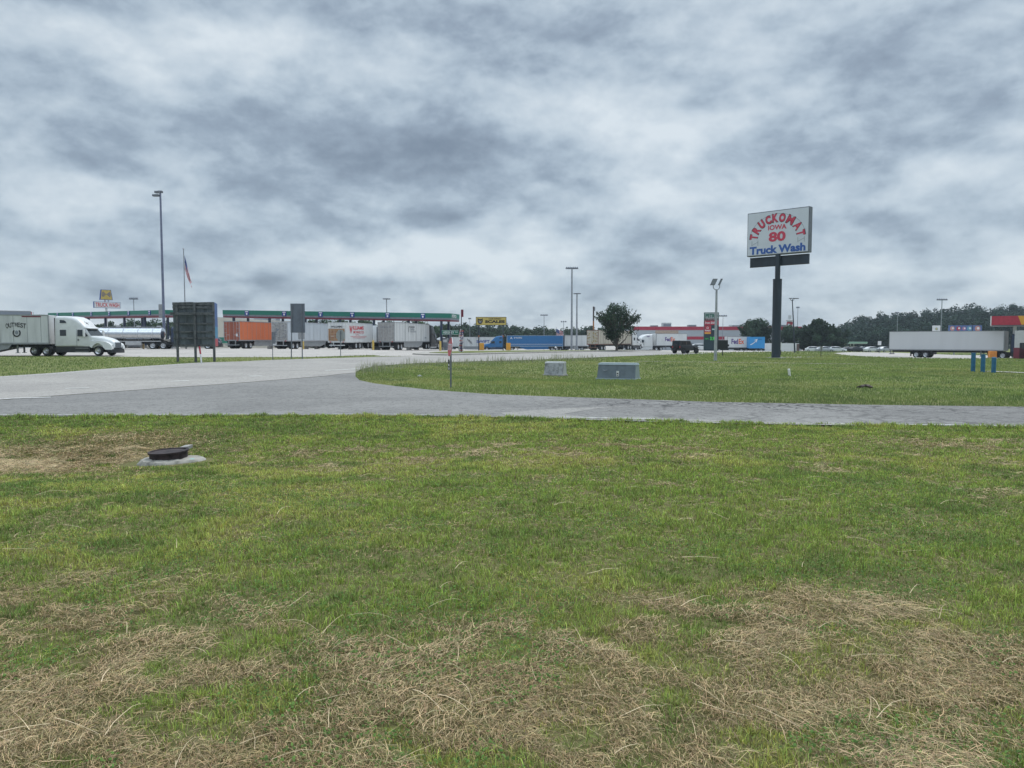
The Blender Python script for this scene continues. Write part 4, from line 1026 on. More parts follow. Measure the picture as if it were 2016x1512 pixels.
s2, L2, zb2, H2 = shop('long pale building with red roof bands behind the price sign', 1245, 1578, 232, 232, zat(643.2, 232), GREYW,
     [(zat(649.8, 232), zat(643.0, 232), mat('band_red', (.40, .03, .06), .5), 0, 1), (zat(668.5, 232), zat(662.5, 232), mat('band_red', (.4, .03, .06)), .29, .67), (zat(663, 232), zat(650.5, 232), mat('tan_panel', (.42, .32, .25), .7), .135, .27)],
     rtu=[(.12, 2.2, .45, GREYP), (.19, 2.7, 1.3, TWHITE), (.345, 2.4, .6, GREYP), (.60, 3.4, .6, TWHITE), (.88, 2.4, .6, GREYP)])
mb = MB()
for a in (.30, .38, .44, .52, .60):
    mb = MB(); mb.box(a * L2, a * L2 + 2.6, -.05, 0, .9, 3.3, GLASS); mb.build('window', s2)
mb = MB(); mb.box(.305 * L2, .36 * L2, -.2, 0, .6, 3.6, INKG)
for k in range(5): mb.box(.31 * L2 + k * .55, .31 * L2 + k * .55 + .05, -.24, -.2, .6, 3.6, ALU)
mb.build('shutter', s2)
s3, L3, zb3, H3 = shop('low white truck wash building behind the long white trailer', -60, 108, 180, 190, zat(620.5, 184), TWHITE, [(zat(624, 184), zat(620.3, 184), GREYP, 0, 1)],
     rtu=[(.22, 9.0, 1.2, GREYP), (.45, 5, .4, TWHITE), (.80, 5, .4, TWHITE)])
mb = MB()
for k in range(3): mb.tube([(.715 * L3 + k * .42, 4, H3), (.715 * L3 + k * .42, 4, H3 + 1.1)], .1, (TWHITE, TAILR, TWHITE)[k], 8)
mb.build('roof_vent', s3)
# petrol station on the right edge
s4, L4, zb4, H4 = shop('white petrol station kiosk with maroon lower wall at the right edge', 1996, 2150, 99, 88, zat(650.5, 96, 2000), mat('kiosk_white', (.50, .50, .50), .6, var=.05), [(zat(712, 96) , zat(685, 96), DRED, 0, 1)], depth=4, base=705)
mb = MB(); mb.box(.9, 1.9, -.06, 0, H4 - 4.2, H4 - 1.6, GLASS); mb.build('door', s4)
mb = MB(); mb.box(1.3, 1.9, -.09, -.0, H4 - 2.4, H4 - 1.7, BLACK, .02); mb.build('sign_plate', s4)
p = at(1952, 631, 108); zg = Tz(p.x, 108)
gc = thing('petrol_canopy', 'red and yellow petrol station canopy at the right edge', 'canopy', (p.x, 108, zg), R(-33))
zt = zat(622.5, 108) - zg; zb_ = zat(640, 108) - zg
mb = MB(); mb.box(0, 14, 0, 9, zb_, zt, RED); mb.build('fascia', gc)
mb = MB(); mb.add([(3.15, -.02, zt), (14, -.02, zt), (14, -.02, zb_), (3.6, -.02, zb_)], [(0, 1, 2, 3)], OYEL); mb.build('band', gc)
mb = MB(); mb.box(-.14, .0, -.02, 9, zb_ - .03, zt + .03, WHITE); mb.build('edge_light', gc)
mb = MB(); mb.box(.1, 13.9, .1, 8.9, zb_ - .1, zb_, DGALV); mb.build('soffit', gc)
for x_, y_ in ((2.9, 2), (2.9, 7), (9, 2), (9, 7)):
    mb = MB(); mb.box(x_ - .2, x_ + .2, y_ - .2, y_ + .2, -.3, zb_ - .1, WHITE); mb.build('post', gc)
# far green canopy of another station
p = at(1642, 672, 240); zg = zat(694, 240)
fcn = thing('petrol_canopy', 'distant pale green flat canopy in front of the wooded hill', 'canopy', (p.x, 240, zg), R(27), 'x') ; del fcn['group']
PGREEN = mat('pale_green', (.30, .47, .38), .5)
mb = MB(); mb.box(0, 16, 0, 7, zat(676.5, 240) - zg, zat(673, 240) - zg, PGREEN); mb.build('fascia', fcn)
mb = MB(); mb.box(.1, 15.9, .1, 6.9, zat(677.3, 240) - zg, zat(676.5, 240) - zg, WHITE); mb.build('soffit', fcn)
for k in range(6):
    mb = MB(); mb.box(3 + 2.2 * k, 3.3 + 2.2 * k, 2 + (k % 2) * 3, 2.3 + (k % 2) * 3, -.4, zat(677, 240) - zg, TWHITE); mb.build('post', fcn)
for k in range(4):
    mb = MB(); mb.box(3.6 + 2.7 * k, 4.4 + 2.7 * k, 3, 3.6, -.2, 1.9, TWHITE); mb.build('pump', fcn)
mb = MB(); 
s5, L5, zb5, H5 = shop('small white shed end behind the leaning lamp post', 1538, 1573, 200, 205, zat(676, 202), WHITE, [(zat(695, 205), zat(677, 205), mat('brown_wall', (.13, .08, .07), .8), .86, 1.0)], depth=8, name='shed')

# ------------------------------------------------------------------ signs
# tall truck wash sign
pS = spot(1527.5, 75, 705); zS = pS.z
A0 = at(1471.3, 461, 77.2); B0 = at(1593.2, 452, 72.8)
dr = Vector((B0.x - A0.x, B0.y - A0.y, 0)); Wp = dr.length; ang = math.atan2(dr.y, dr.x); mid = (A0 + B0) / 2
sg = thing('pole_sign', 'tall white truck wash sign with red arched lettering on a thick dark pole', 'sign', (pS.x, pS.y, zS), ang)
off = Rz(-ang) @ (Vector((mid.x, mid.y, 0)) - Vector((pS.x, pS.y, 0))); xm, ym = off.x, off.y
z0, z1 = zat(501.0, 75, 1530) - zS, zat(413.3, 75, 1530) - zS; HH = z1 - z0; x0 = xm - Wp / 2; x1 = xm + Wp / 2
SIGNW = mat('sign_white', (.58, .61, .66), .45, var=.03, scale=.6)
PDK = mat('pole_dark', (.022, .034, .050), .5, var=.25, scale=1.2, streak=True)
ya = ym - .0
mb = MB(); mb.box(x0, x1, ya + .0, ya + .72, z0, z1, DGALV, .03)
mb.build('cabinet', sg)
mb = MB(); mb.box(x0 + .08, x1 - .08, ya - .03, ya - .002, z0 + .09, z1 - .09, SIGNW); mb.build('sign_face', sg)
yf = ya - .045
def sp(u, v): return (x0 + u * Wp, yf, z0 + v * HH)
mb = MB()
ax_, az__ = .385 * Wp, .460 * HH; cx, cz = x0 + .495 * Wp, z0 + .365 * HH
WL = [.50, .56, .56, .56, .58, .62, .72, .62, .50]; SPc = [.52, .57, .58, .56, .52, .56, .78, .66, .52]; cum = [sum(SPc[:i]) + SPc[i] / 2 for i in range(9)]; tot_w = sum(SPc)
_aa = np.linspace(R(181), R(-1), 400); _al = np.concatenate([[0], np.cumsum(np.hypot(ax_ * np.diff(np.cos(_aa)), az__ * np.diff(np.sin(_aa))))])
def arc_at(t_): return float(np.interp(t_ * _al[-1], _al, _aa))
for i, ch in enumerate("TRUCKOMAT"):
    a = arc_at(cum[i] / tot_w); c_ = Vector((cx + ax_ * math.cos(a), yf, cz + az__ * math.sin(a)))
    tn = Vector((ax_ * math.sin(a), 0, -az__ * math.cos(a))).normalized(); up = Vector((-tn.z, 0, tn.x))
    wl = WL[i] * 1.0
    add_text(mb, ch, c_ + Vector((0, .006, 0)), tn, up, wl * 1.12, .92, INKK, .045)
    add_text(mb, ch, c_ - Vector((0, .004, 0)), tn, up, wl, .80, mat('sign_red', (.55, .045, .09), .5, var=.05), .038 if ch in 'MA' else .06)
SR_ = mat('sign_red', (.55, .045, .09))
add_text(mb, "IOWA", sp(.50, .615), (1, 0, 0), (0, 0, 1), 1.9, .50, SR_, .03); add_text(mb, "80", sp(.50, .405), (1, 0, 0), (0, 0, 1), 1.75, .98, SR_, .04)
add_text(mb, "Truck Wash", sp(.50, .125), (1, 0, 0), (0, 0, 1), 5.75, .80, mat('sign_blue', (.03, .10, .36), .5, var=.04), .045)
for k in range(24):
    a0, a1 = R(12 + k * 6.5), R(12 + (k + 1) * 6.5); f = lambda a, q: (cx + (ax_ + .40 + q) * math.cos(a), yf + .012, cz + (az__ + .38 + q) * math.sin(a))
    mb.add([f(a0, 0), f(a1, 0), f(a1, .035), f(a0, .035)], [(0, 1, 2, 3)], INKG)
for u in (.085, .185, .83, .93):
    q = sp(u, .29); mb.box(q[0] - .018, q[0] + .018, yf - .002, yf + .01, q[2] - .25, q[2] + .27, INKG)
for u in (.09, .835):
    a, b = sp(u, .25), sp(u + .09, .31); mb.add([a, (b[0], b[1], b[2]), (b[0], b[1], b[2] + .04), (a[0], a[1], a[2] + .04)], [(0, 1, 2, 3)], INKG)
mb.build('lettering', sg)
mb = MB(); zc0, zc1 = zat(523, 75, 1530) - zS, zat(503.5, 75, 1530) - zS
mb.box(x0 + .22, x1 - .10, ym + .28, ym + .50, zc0, zc1, PDK); mb.box(x0 + .22, x1 - .1, ym + .24, ym + .28, zc1 - .06, zc1, BLACK); mb.box(x0 + .22, x1 - .1, ym + .24, ym + .28, zc0, zc0 + .06, BLACK)
mb.build('lower_panel', sg)
mb = MB(); zk = zat(550, 75, 1528) - zS; 
mb.tube([(0, ym + .35 if False else .0, -.3), (0, 0, zk)], .43, PDK, 28); mb.tube([(0, 0, zk), (0, 0, zk + .03)], .46, PDK, 28); mb.tube([(0, 0, zk), (0, 0, z0 + .02)], .25, PDK, 20); mb.build('pole', sg, smooth=True)
mb = MB(); mb.box(-.75, .75, -.75, .75, -.3, .06, CONCR); mb.build('footing', sg)

# two-winged board seen from behind
p = spot(387, 52, 713); z = p.z
WOOD = mat('weathered_board', (.100, .120, .132), .85, var=.35, scale=2.2, streak=True); WOOD2 = mat('weathered_post', (.105, .112, .115), .9, var=.3, scale=4)
bd = thing('billboard', 'dark weathered wooden board on three posts, seen from behind', 'sign', (p.x, p.y, z))
def bx(px): return (px - 1008) / F * 52 * 1.001 - p.x
zt_, zb_ = zat(595, 52) - z, zat(682, 52) - z
mb = MB(); 
for k in range(6):
    a = bx(342.5) + (bx(423) - bx(342.5)) * k / 6; b = bx(342.5) + (bx(423) - bx(342.5)) * (k + 1) / 6; mb.box(a, b - .012, .10 + .004 * (k % 2), .13, zb_, zt_ + .01 * (k % 3), WOOD)
mb.build('panel', bd)
mb = MB()
for py, hh in ((598, .10), (605, .08), (617.5, .09), (637, .06), (653, .06), (665.5, .06), (680, .08)):
    zz = zat(py, 52) - z; mb.box(bx(342.5) - (.12 if py == 617.5 else 0), bx(424), .03 if py != 617.5 else -.12, .098 if py != 617.5 else -.062, zz - hh, zz + hh, WOOD2)
mb.build('crossbar', bd)
for px in (351.3, 386.3, 423):
    mb = MB(); mb.box(bx(px) - .075, bx(px) + .075, -.06, .03, -.3, zt_ - .02, WOOD2); mb.build('post', bd)
mb = MB(); BLF = mat('board_blue', (.020, .085, .27), .5); BLT = mat('board_teal', (.02, .20, .36), .5)
e0 = Vector((bx(424.5), .10, 0)); e1 = Vector(((430.3 - 1008) / F * 54.6 - p.x, 2.6, 0))
for a, b, m in ((0, .18, RED), (.18, .45, BLT), (.45, 1, BLF)):
    q0, q1 = zb_ + (zt_ - zb_) * a, zb_ + (zt_ - zb_) * b; nn = Vector((e1.y - e0.y, -(e1.x - e0.x), 0)).normalized() * .05
    vs = [e0 + Vector((0, 0, q0)), e1 + Vector((0, 0, q0)), e1 + Vector((0, 0, q1)), e0 + Vector((0, 0, q1))]; vs += [v - nn for v in vs]
    mb.add(vs, [(0, 1, 2, 3), (7, 6, 5, 4), (0, 4, 5, 1), (2, 6, 7, 3), (0, 3, 7, 4), (1, 2, 6, 5)], m)
mb.build('side_panel', bd)

def posts_sign(name, label, px, Y, py_base, parts, cat='sign', group=None):
    p = spot(px, Y, py_base); root = thing(name, label, cat, p, 0, group); s = Y / F
    for nm, fn in parts:
        mb = MB(); fn(mb, s, p); mb.build(nm, root)
    return root
def zz(py, Y, p): return zat(py, Y) - p.z
# grey metal sign back on two leaning posts
def f_panel(mb, s, p): mb.box(-14.0 * s, 14.2 * s, -.012, .012, zz(655, 61, p), zz(597.5, 61, p), mat('sign_back', (.165, .185, .215), .45, .5, var=.1, scale=2), .01)
def f_p1(mb, s, p): mb.tube([(-14 * s, -.05, -.3), (-10 * s, -.05, zz(598.5, 61, p))], .045, DGALV, 8)
def f_p2(mb, s, p): mb.tube([(8.0 * s, -.05, -.3), (8.8 * s, -.05, zz(598.5, 61, p))], .045, DGALV, 8)
posts_sign('traffic_sign', 'tall grey metal sign back on two posts beside the main road', 587.5, 61, 707, [('panel', f_panel), ('post', f_p1), ('post', f_p2)])
def f_oct(mb, s, p):
    zc_ = zz(660.5, 71, p); mb.add([(.46 * math.cos(R(22.5 + 45 * k)), -.0 + q, zc_ + .58 * math.sin(R(22.5 + 45 * k))) for q in (0, .02) for k in range(8)], [tuple(range(8)), tuple(range(8, 16))] + [(k, (k + 1) % 8, 8 + (k + 1) % 8, 8 + k) for k in range(8)], mat('sign_back_pale', (.36, .37, .38), .5, .4))
def f_pole(h, Y, py, r=.035, m=DGALV): return lambda mb, s, p: mb.tube([(0, -.05, -.3), (0, -.05, zz(py, Y, p))], r, m, 8)
posts_sign('stop_sign', 'pale octagonal sign back on a thin post in front of the moving van', 671, 71, 702, [('panel', f_oct), ('post', f_pole(0, 71, 651))])
posts_sign('traffic_sign', 'thin sign seen edge-on on a single post before the steel doors', 537.5, 58, 709, [('panel', lambda mb, s, p: mb.add([(-.06, -.02, zz(677, 58, p)), (.08, .45, zz(677, 58, p)), (.08, .45, zz(654, 58, p)), (-.06, -.02, zz(654, 58, p)), (-.05, -.03, zz(677, 58, p)), (.09, .44, zz(677, 58, p)), (.09, .44, zz(654, 58, p)), (-.05, -.03, zz(654, 58, p))], [(0, 1, 2, 3), (4, 5, 6, 7), (0, 1, 5, 4), (2, 3, 7, 6), (0, 3, 7, 4), (1, 2, 6, 5)], DGALV)), ('post', f_pole(0, 58, 654, .03))])
# stop sign with street name
p = spot(887.5, 25, 763); z = p.z
ss = thing('stop_sign', 'red stop sign seen nearly edge-on with a green street name plate on top', 'sign', p, 0)
mb = MB(); mb.tube([(0, 0, -.3), (.01, 0, zat(651, 25) - z)], .028, DGALV, 8); mb.build('post', ss)
a = R(101.5); rt_ = Vector((math.cos(a) * -1, math.sin(a) * -1, 0)); rt_ = Vector((.27, -.963, 0)).normalized(); up = Vector((.10, 0, 1)).normalized(); nn = rt_.cross(up); nn = nn if nn.y < 0 else -nn
zc_ = zat(683, 25) - z; C0 = Vector((-.0, -.05, zc_))
def octa(mb, r, off_, m):
    vs = [C0 + nn * off_ + rt_ * (r * math.cos(R(22.5 + 45 * k))) + up * (r * .93 * math.sin(R(22.5 + 45 * k))) for k in range(8)]
    mb.add(vs, [tuple(range(8))], m)
mb = MB(); SRED = mat('stop_red', (.55, .05, .06), .4, var=.08); octa(mb, .375, .012, INKW); octa(mb, .36, .016, SRED); octa(mb, .375, -.002, GALV)
vs = [C0 + nn * o_2 + rt_ * (.375 * math.cos(R(22.5 + 45 * k))) + up * (.349 * math.sin(R(22.5 + 45 * k))) for o_2 in (-.002, .012) for k in range(8)]
mb.add(vs, [(k, (k + 1) % 8, 8 + (k + 1) % 8, 8 + k) for k in range(8)], INKW); mb.build('panel', ss)
letters(ss, [("STOP", C0 + nn * .021, rt_ if nn.dot(Vector((0, -1, 0))) > 0 else -rt_, up, .56, .22, INKW, .03)])
zs = zat(654.5, 25) - z; mb = MB(); mb.box(-.29, .27, -.012, .012, zs - .075, zs + .075, mat('street_green', (.02, .19, .13), .4)); mb.box(-.285, .265, -.016, -.0125, zs - .07, zs - .062, INKW); mb.box(-.285, .265, -.016, -.0125, zs + .062, zs + .07, INKW); mb.build('street_plate', ss)
letters(ss, [("HERSHEY", (-.06, -.018, zs), (1, 0, 0), (0, 0, 1), .38, .085, INKW, .02), ("RD", (.205, -.018, zs + .012), (1, 0, 0), (0, 0, 1), .08, .05, INKW, .01)])
mb = MB(); za, zb_ = zat(729, 25) - z, zat(708, 25) - z; mb.box(-.09, -.035, -.02, .0, za, zb_, INKK); mb.build('number_plate', ss)
zc_ = (za + zb_) / 2; letters(ss, [("0", (-.062, -.026, za + .06), (1, 0, 0), (0, 0, 1), .045, .075, INKW, .03), ("1", (-.062, -.026, zc_ + .0), (1, 0, 0), (0, 0, 1), .03, .08, INKW, .03), ("2", (-.062, -.026, zb_ - .05), (1, 0, 0), (0, 0, 1), .045, .06, INKG, .01)])
# red and white marker post
mb = MB(); p = spot(397.5, 47, 718); mk = thing('marker_post', 'red-topped white marker post in front of the dark board', 'post', p)
mb.tube([(0, 0, -.2), (-.07, 0, zat(697, 47) - p.z)], .05, INKW, 8); mb.build('shaft', mk)
mb = MB(); mb.tube([(-.07, 0, zat(697, 47) - p.z), (-.13, 0, zat(682, 47) - p.z)], .055, RED, 8); mb.build('tip', mk)
# scales sign
Y = 124; p = spot(967, Y, 690); z = p.z; s = Y / F
sc = thing('scales_sign', 'yellow certified scales sign on two dark posts', 'sign', p)
SY = mat('sign_yellow', (.52, .40, .10), .5, var=.05)
mb = MB(); mb.box(-30 * s, 30 * s, -.1, .1, zat(640.5, Y) - z, zat(624, Y) - z, BLACK); mb.build('frame', sc)
mb = MB(); mb.box(-29 * s, 29 * s, -.14, -.102, zat(639.6, Y) - z, zat(624.9, Y) - z, SY); mb.build('sign_face', sc)
letters(sc, [("CERTIFIED", (7.5 * s, -.15, zat(627.8, Y) - z), (1, 0, 0), (0, 0, 1), 25 * s, 2.9 * s, INKK, .03), ("SCALES", (7.5 * s, -.15, zat(633.2, Y) - z), (1, 0, 0), (0, 0, 1), 39 * s, 5.6 * s, INKK, .06)])
mb = MB(); c_ = (-21.5 * s, zat(632, Y) - z)
mb.add([(c_[0] + a * s, -.15, c_[1] + b * s) for a, b in ((-5, 6), (-2.6, 3.8), (2.6, 3.8), (5, 6), (5.2, -1), (3.2, -5), (0, -6), (-3.2, -5), (-5.2, -1))], [tuple(range(9))], INKK)
mb.box(c_[0] - 2.6 * s, c_[0] + 2.6 * s, -.156, -.151, c_[1] - 3.2 * s, c_[1] - .4 * s, INKG); mb.box(c_[0] - 3 * s, c_[0] - 1 * s, -.156, -.151, c_[1] + .4 * s, c_[1] + 1.4 * s, SY); mb.box(c_[0] + 1 * s, c_[0] + 3 * s, -.156, -.151, c_[1] + .4 * s, c_[1] + 1.4 * s, SY); mb.build('emblem', sc)
for px in (-24.3, 23.5):
    mb = MB(); mb.box(px * s - .09, px * s + .09, -.09, .09, -.3, zat(640.5, Y) - z, PDK); mb.box(px * s - .12, px * s + .12, -.12, .12, zat(664, Y) - z, zat(660, Y) - z, mat('rust', (.25, .1, .05), .8)); mb.build('post', sc)
# amber guard boxes and posts
def guard(label, px, Y, w_, py0, py1, m=OYEL):
    p = spot(px, Y, py1); r = thing('guard_box', label, 'bollard', (p.x, p.y, zat(py1, Y)), 0, 'amber guards by the scales sign'); h = zat(py0, Y) - zat(py1, Y)
    mb = MB(); mb.box(-w_ / 2, w_ / 2, -.3, .3, -.3, h, m, .04); mb.build('panel', r); mb = MB(); mb.box(-w_ / 2 - .05, w_ / 2 + .05, -.35, .35, -.3, .06, CONCR); mb.build('footing', r)
guard('amber guard box right of the left scales sign post', 948.5, 130, .80, 675.2, 690); guard('amber guard box right of the right scales sign post', 1001, 130, .78, 675.2, 690)
guard('orange guard box under the nose of the long plain trailer', 1953.5, 106, .95, 691, 704.5, mat('guard_orange', (.66, .24, .04), .55))
def bollard(label, px, Y, r, py0, py1, m, group, name='bollard', cap=None):
    p = spot(px, Y, py1); o = thing(name, label, 'bollard', (p.x, p.y, p.z), 0, group); h = zat(py0, Y) - p.z
    mb = MB(); mb.tube([(0, 0, -.3), (0, 0, h - r * .3), (0, 0, h)], [r, r, r * .75], m, 16); mb.build('post', o, smooth=True)
    if cap: mb = MB(); mb.tube([(0, 0, h), (0, 0, h + .04)], r * 1.15, cap, 16); mb.build('cap', o)
    return o
CRM = mat('cream_post', (.55, .42, .22), .6)
bollard('cream bollard farthest left of the group by the concrete block', 282.5, 100, .13, 668, 687, CRM, 'cream bollards at the left canopy')
bollard('cream bollard partly behind, second in the group by the concrete block', 295.5, 106, .12, 668.5, 685, CRM, 'cream bollards at the left canopy')
bollard('cream bollard third in the group by the concrete block', 300.5, 100, .13, 668, 687, CRM, 'cream bollards at the left canopy')
bollard('cream bollard nearest to the concrete block', 313.5, 100, .13, 668, 687, CRM, 'cream bollards at the left canopy')
bollard('ochre bollard right of the two-post sign back', 596.8, 104, .15, 672, 688, YEL, 'ochre bollards at the right canopy')
bollard('ochre bollard right of the moving van', 734.8, 104, .14, 670, 688.5, YEL, 'ochre bollards at the right canopy')
bollard('ochre bollard right of the last black tractor', 867, 108, .15, 671.5, 689.5, YEL, 'ochre bollards at the right canopy')
BBL = mat('bollard_blue', (.022, .135, .25), .5, var=.15, scale=5)
bollard('leftmost of the three blue bollards on the right', 1915.5, 42.5, .115, 696, 730.5, BBL, 'three blue bollards', cap=BBL)
bollard('middle one of the three blue bollards on the right', 1934.8, 42, .115, 699, 731.5, BBL, 'three blue bollards', cap=BBL)
bollard('rightmost and nearest of the three blue bollards', 1956, 41, .115, 703, 734.5, BBL, 'three blue bollards')
b_ = bollard('short white marker post standing alone in the right lawn', 1554.5, 36, .06, 726, 740, INKW, None, name='marker_post')
for c in b_.children: c.rotation_euler = (R(4), R(-9), 0)
p = spot(289, 101, 687); r_ = thing('fuel_can', 'white can between the cream bollards', 'container', p); mb = MB(); mb.box(.1, .65, -.2, .2, .02, .5, INKW, .06); mb.build('body', r_); mb = MB(); mb.tube([(.3, 0, .5), (.35, 0, .62)], .05, INKW, 8); mb.build('neck', r_)
p = spot(327.5, 104, 685.5); r_ = thing('concrete_block', 'grey concrete block at the foot of the tall left lamp post', 'block', (p.x, p.y, p.z)); mb = MB(); mb.box(-.82, .82, -.8, .8, -.3, 1.32, CONCR, .03); mb.build('block', r_)
mb = MB(); mb.box(.84, 1.25, -.6, .6, -.3, 1.5, GREYP, .03); mb.build('cabinet', r_)

# price pylon
Y = 140; p = spot(1400, Y, 690.5); z = p.z; s = Y / F
pp = thing('price_sign', 'tall dark price pylon with a green and white top panel and red food panels', 'sign', (p.x, p.y, min(z, zat(690.5, Y))), R(-6)); z = pp.location.z
def pz(py): return zat(py, Y) - z
mb = MB(); mb.box(-14 * s, 14 * s, 0, .6, pz(630.2), pz(615), mat('pylon_green', (.010, .075, .060), .5)); mb.build('top_cabinet', pp)
mb = MB(); mb.box(-12.8 * s, 12.8 * s, -.03, -.003, pz(626.8), pz(616.2), mat('pale_face', (.33, .37, .37), .5)); mb.box(-12.8 * s, 12.8 * s, -.03, -.003, pz(629.2), pz(627.3), DRED); mb.build('top_face', pp)
letters(pp, [("PETRO", (0, -.04, pz(621.5)), (1, 0, 0), (0, 0, 1), 23.5 * s, 7.6 * s, mat('letter_green', (.02, .12, .08), .5), .05), ("STOPPING CENTER", (0, -.04, pz(628.2)), (1, 0, 0), (0, 0, 1), 21 * s, 1.2 * s, INKW, .01)])
mb = MB(); mb.box(-14 * s, 14 * s, 0, .6, -.5, pz(630.4), mat('pylon_dark', (.012, .035, .045), .5)); mb.build('lower_cabinet', pp)
mb = MB(); mb.box(-13.4 * s, 13.4 * s, -.03, -.003, pz(640), pz(631), RED); mb.build('food_panel', pp)
letters(pp, [("Iron Skillet", (-.5 * s, -.04, pz(635.3)), (1, 0, 0), (0, 0, 1), 23 * s, 4.4 * s, INKW, .02)])
mb = MB(); mb.box(-13.4 * s, -.8 * s, -.03, -.003, pz(657.5), pz(641), RED); mb.box(-13.0 * s, -1.4 * s, -.036, -.031, pz(657.3), pz(654.0), OYEL); mb.tube([(-7.4 * s, -.031, pz(645.5)), (-7.4 * s, -.04, pz(645.5))], 2.2 * s, INKW, 14); mb.tube([(-7.4 * s, -.041, pz(645.5)), (-7.4 * s, -.05, pz(645.5))], 1.4 * s, RED, 14)
mb.build('food_panel', pp)
letters(pp, [("Wendy's", (-7.4 * s, -.045, pz(651)), (1, 0, 0), (0, 0, 1), 11 * s, 4 * s, INKW, .04)])
mb = MB(); mb.box(.8 * s, 9 * s, -.03, -.003, pz(650), pz(646.5), mat('teal_panel', (.05, .25, .25), .5)); mb.box(0, 12 * s, -.03, -.003, pz(660), pz(652), PDK); mb.box(1.5 * s, 8 * s, -.04, -.031, pz(649), pz(647.5), INKW); mb.build('food_panel', pp)
LED = emis('led_green', (.05, .42, .06), .35)
letters(pp, [("3.99", (3.5 * s, -.04, pz(666.5)), (1, 0, 0), (0, 0, 1), 12 * s, 7.0 * s, LED, .04), ("DIESEL", (-8.5 * s, -.04, pz(667)), (1, 0, 0), (0, 0, 1), 7.5 * s, 2.6 * s, LED, .0)], label='green lit price digits')
# black board on one leg
Y = 84; p = spot(1422.5, Y, 703); z = p.z; s = Y / F
bb = thing('sign_board', 'black rectangular board on a single leg beside the price pylon', 'sign', p)
mb = MB(); mb.box(-10.5 * s, 10.0 * s, -.06, .06, zat(688, Y) - z, zat(669.5, Y) - z, BLACK, .02); mb.box(10.0 * s, 12.5 * s, -.03, .03, zat(682, Y) - z, zat(678, Y) - z, BLACK); mb.build('panel', bb)
mb = MB(); mb.tube([(0, .02, -.3), (0, .02, zat(688, Y) - z)], .05, BLACK, 8); mb.build('post', bb)
def small_sign(label, px, Y, pb, pt, w_, h_, m, name='traffic_sign'):
    p = spot(px, Y, pb); s = Y / F; o = thing(name, label, 'sign', (p.x, p.y, p.z)); z = p.z; zt_ = zat(pt, Y) - z
    mb = MB(); mb.box(-w_ * s / 2, w_ * s / 2, -.03, -.0, zt_ - h_ * s, zt_, m); mb.build('panel', o); mb = MB(); mb.tube([(0, .04, -.3), (0, .04, zt_)], .04, BLACK, 6); mb.build('post', o); return o
q = small_sign('small double sign on a dark post right of the thick sign pole', 1616.3, 84, 703.5, 682, 5.6, 8, mat('sign_pale', (.35, .36, .36), .6)); s = 84 / F
mb = MB(); mb.box(-.4 * s, .4 * s, -.05, -.031, zat(690, 84) - q.location.z, zat(682, 84) - q.location.z, BLACK); mb.build('divider', q)
small_sign('square white sign on a thin post left of the long plain trailer', 1731, 150, 694, 671.5, 6.8, 8, INKW)
small_sign('white number sign standing just right of the thick pole', 1537.5, 100, 694, 674, 2.2, 15, INKW)
# round logo sign and coloured panels seen over the right trailer
p = spot(1841.5, 150, 700); z = p.z; s = 150 / F
o = thing('petrol_sign', 'square white sign with a green flower emblem above the long trailer', 'sign', p); zc_ = zat(647.5, 150) - z
mb = MB(); mb.box(-7.4 * s, 7.4 * s, -.1, .1, zc_ - 6.6 * s, zc_ + 6.6 * s, INKW); mb.build('panel', o)
mb = MB()
for k in range(10): a = k * math.pi / 5; mb.add([(0, -.11, zc_), (3.6 * s * math.cos(a), -.11, zc_ + 3.6 * s * math.sin(a)), (2.6 * s * math.cos(a + .31), -.11, zc_ + 2.6 * s * math.sin(a + .31))], [(0, 1, 2)], mat('leaf_green', (.06, .25, .05), .5)); 
mb.tube([(0, -.112, zc_), (0, -.12, zc_)], 1.1 * s, OYEL, 12); mb.build('emblem', o); mb = MB(); mb.box(-.1, .1, -.05, .05, -.5, zc_ - 6.5 * s, GREYP); mb.build('post', o)
p = spot(1898, 150, 700); z = p.z
o = thing('logo_board', 'blue board of colourful food logos above the long trailer', 'sign', p)
mb = MB(); mb.box(-32.5 * s, 32.5 * s, -.1, .1, zat(662, 150) - z, zat(640.5, 150) - z, mat('board_slate', (.09, .15, .32), .5)); mb.build('panel', o)
random.seed(3)
for a, w_, m in ((-25.5, 9, mat('logo_peach', (.5, .25, .22), .5)), (-13.5, 8.5, RED), (-2.5, 7, mat('logo_rose', (.42, .18, .30), .5)), (8, 9, mat('logo_teal', (.12, .32, .42), .5)), (24, 11, mat('logo_peach', (.5, .25, .22), .5))):
    zc_ = zat(646.8, 150) - z; mb = MB(); mb.tube([(a * s, -.102, zc_), (a * s, -.115, zc_)], w_ / 2 * s, m, 18); mb.tube([(a * s + .1, -.116, zc_ + .05), (a * s + .1, -.13, zc_ + .05)], w_ / 4.4 * s, INKW, 14); mb.build('logo', o)
for a in (-20, 15): mb = MB(); mb.box(a * s - .1, a * s + .1, -.05, .05, -.5, zat(662, 150) - z, GREYP); mb.build('post', o)
mb = MB(); mb.box(13.6 * s, 15 * s, -.12, -.101, zat(660, 150) - z, zat(641, 150) - z, BLACK); mb.build('divider', o)
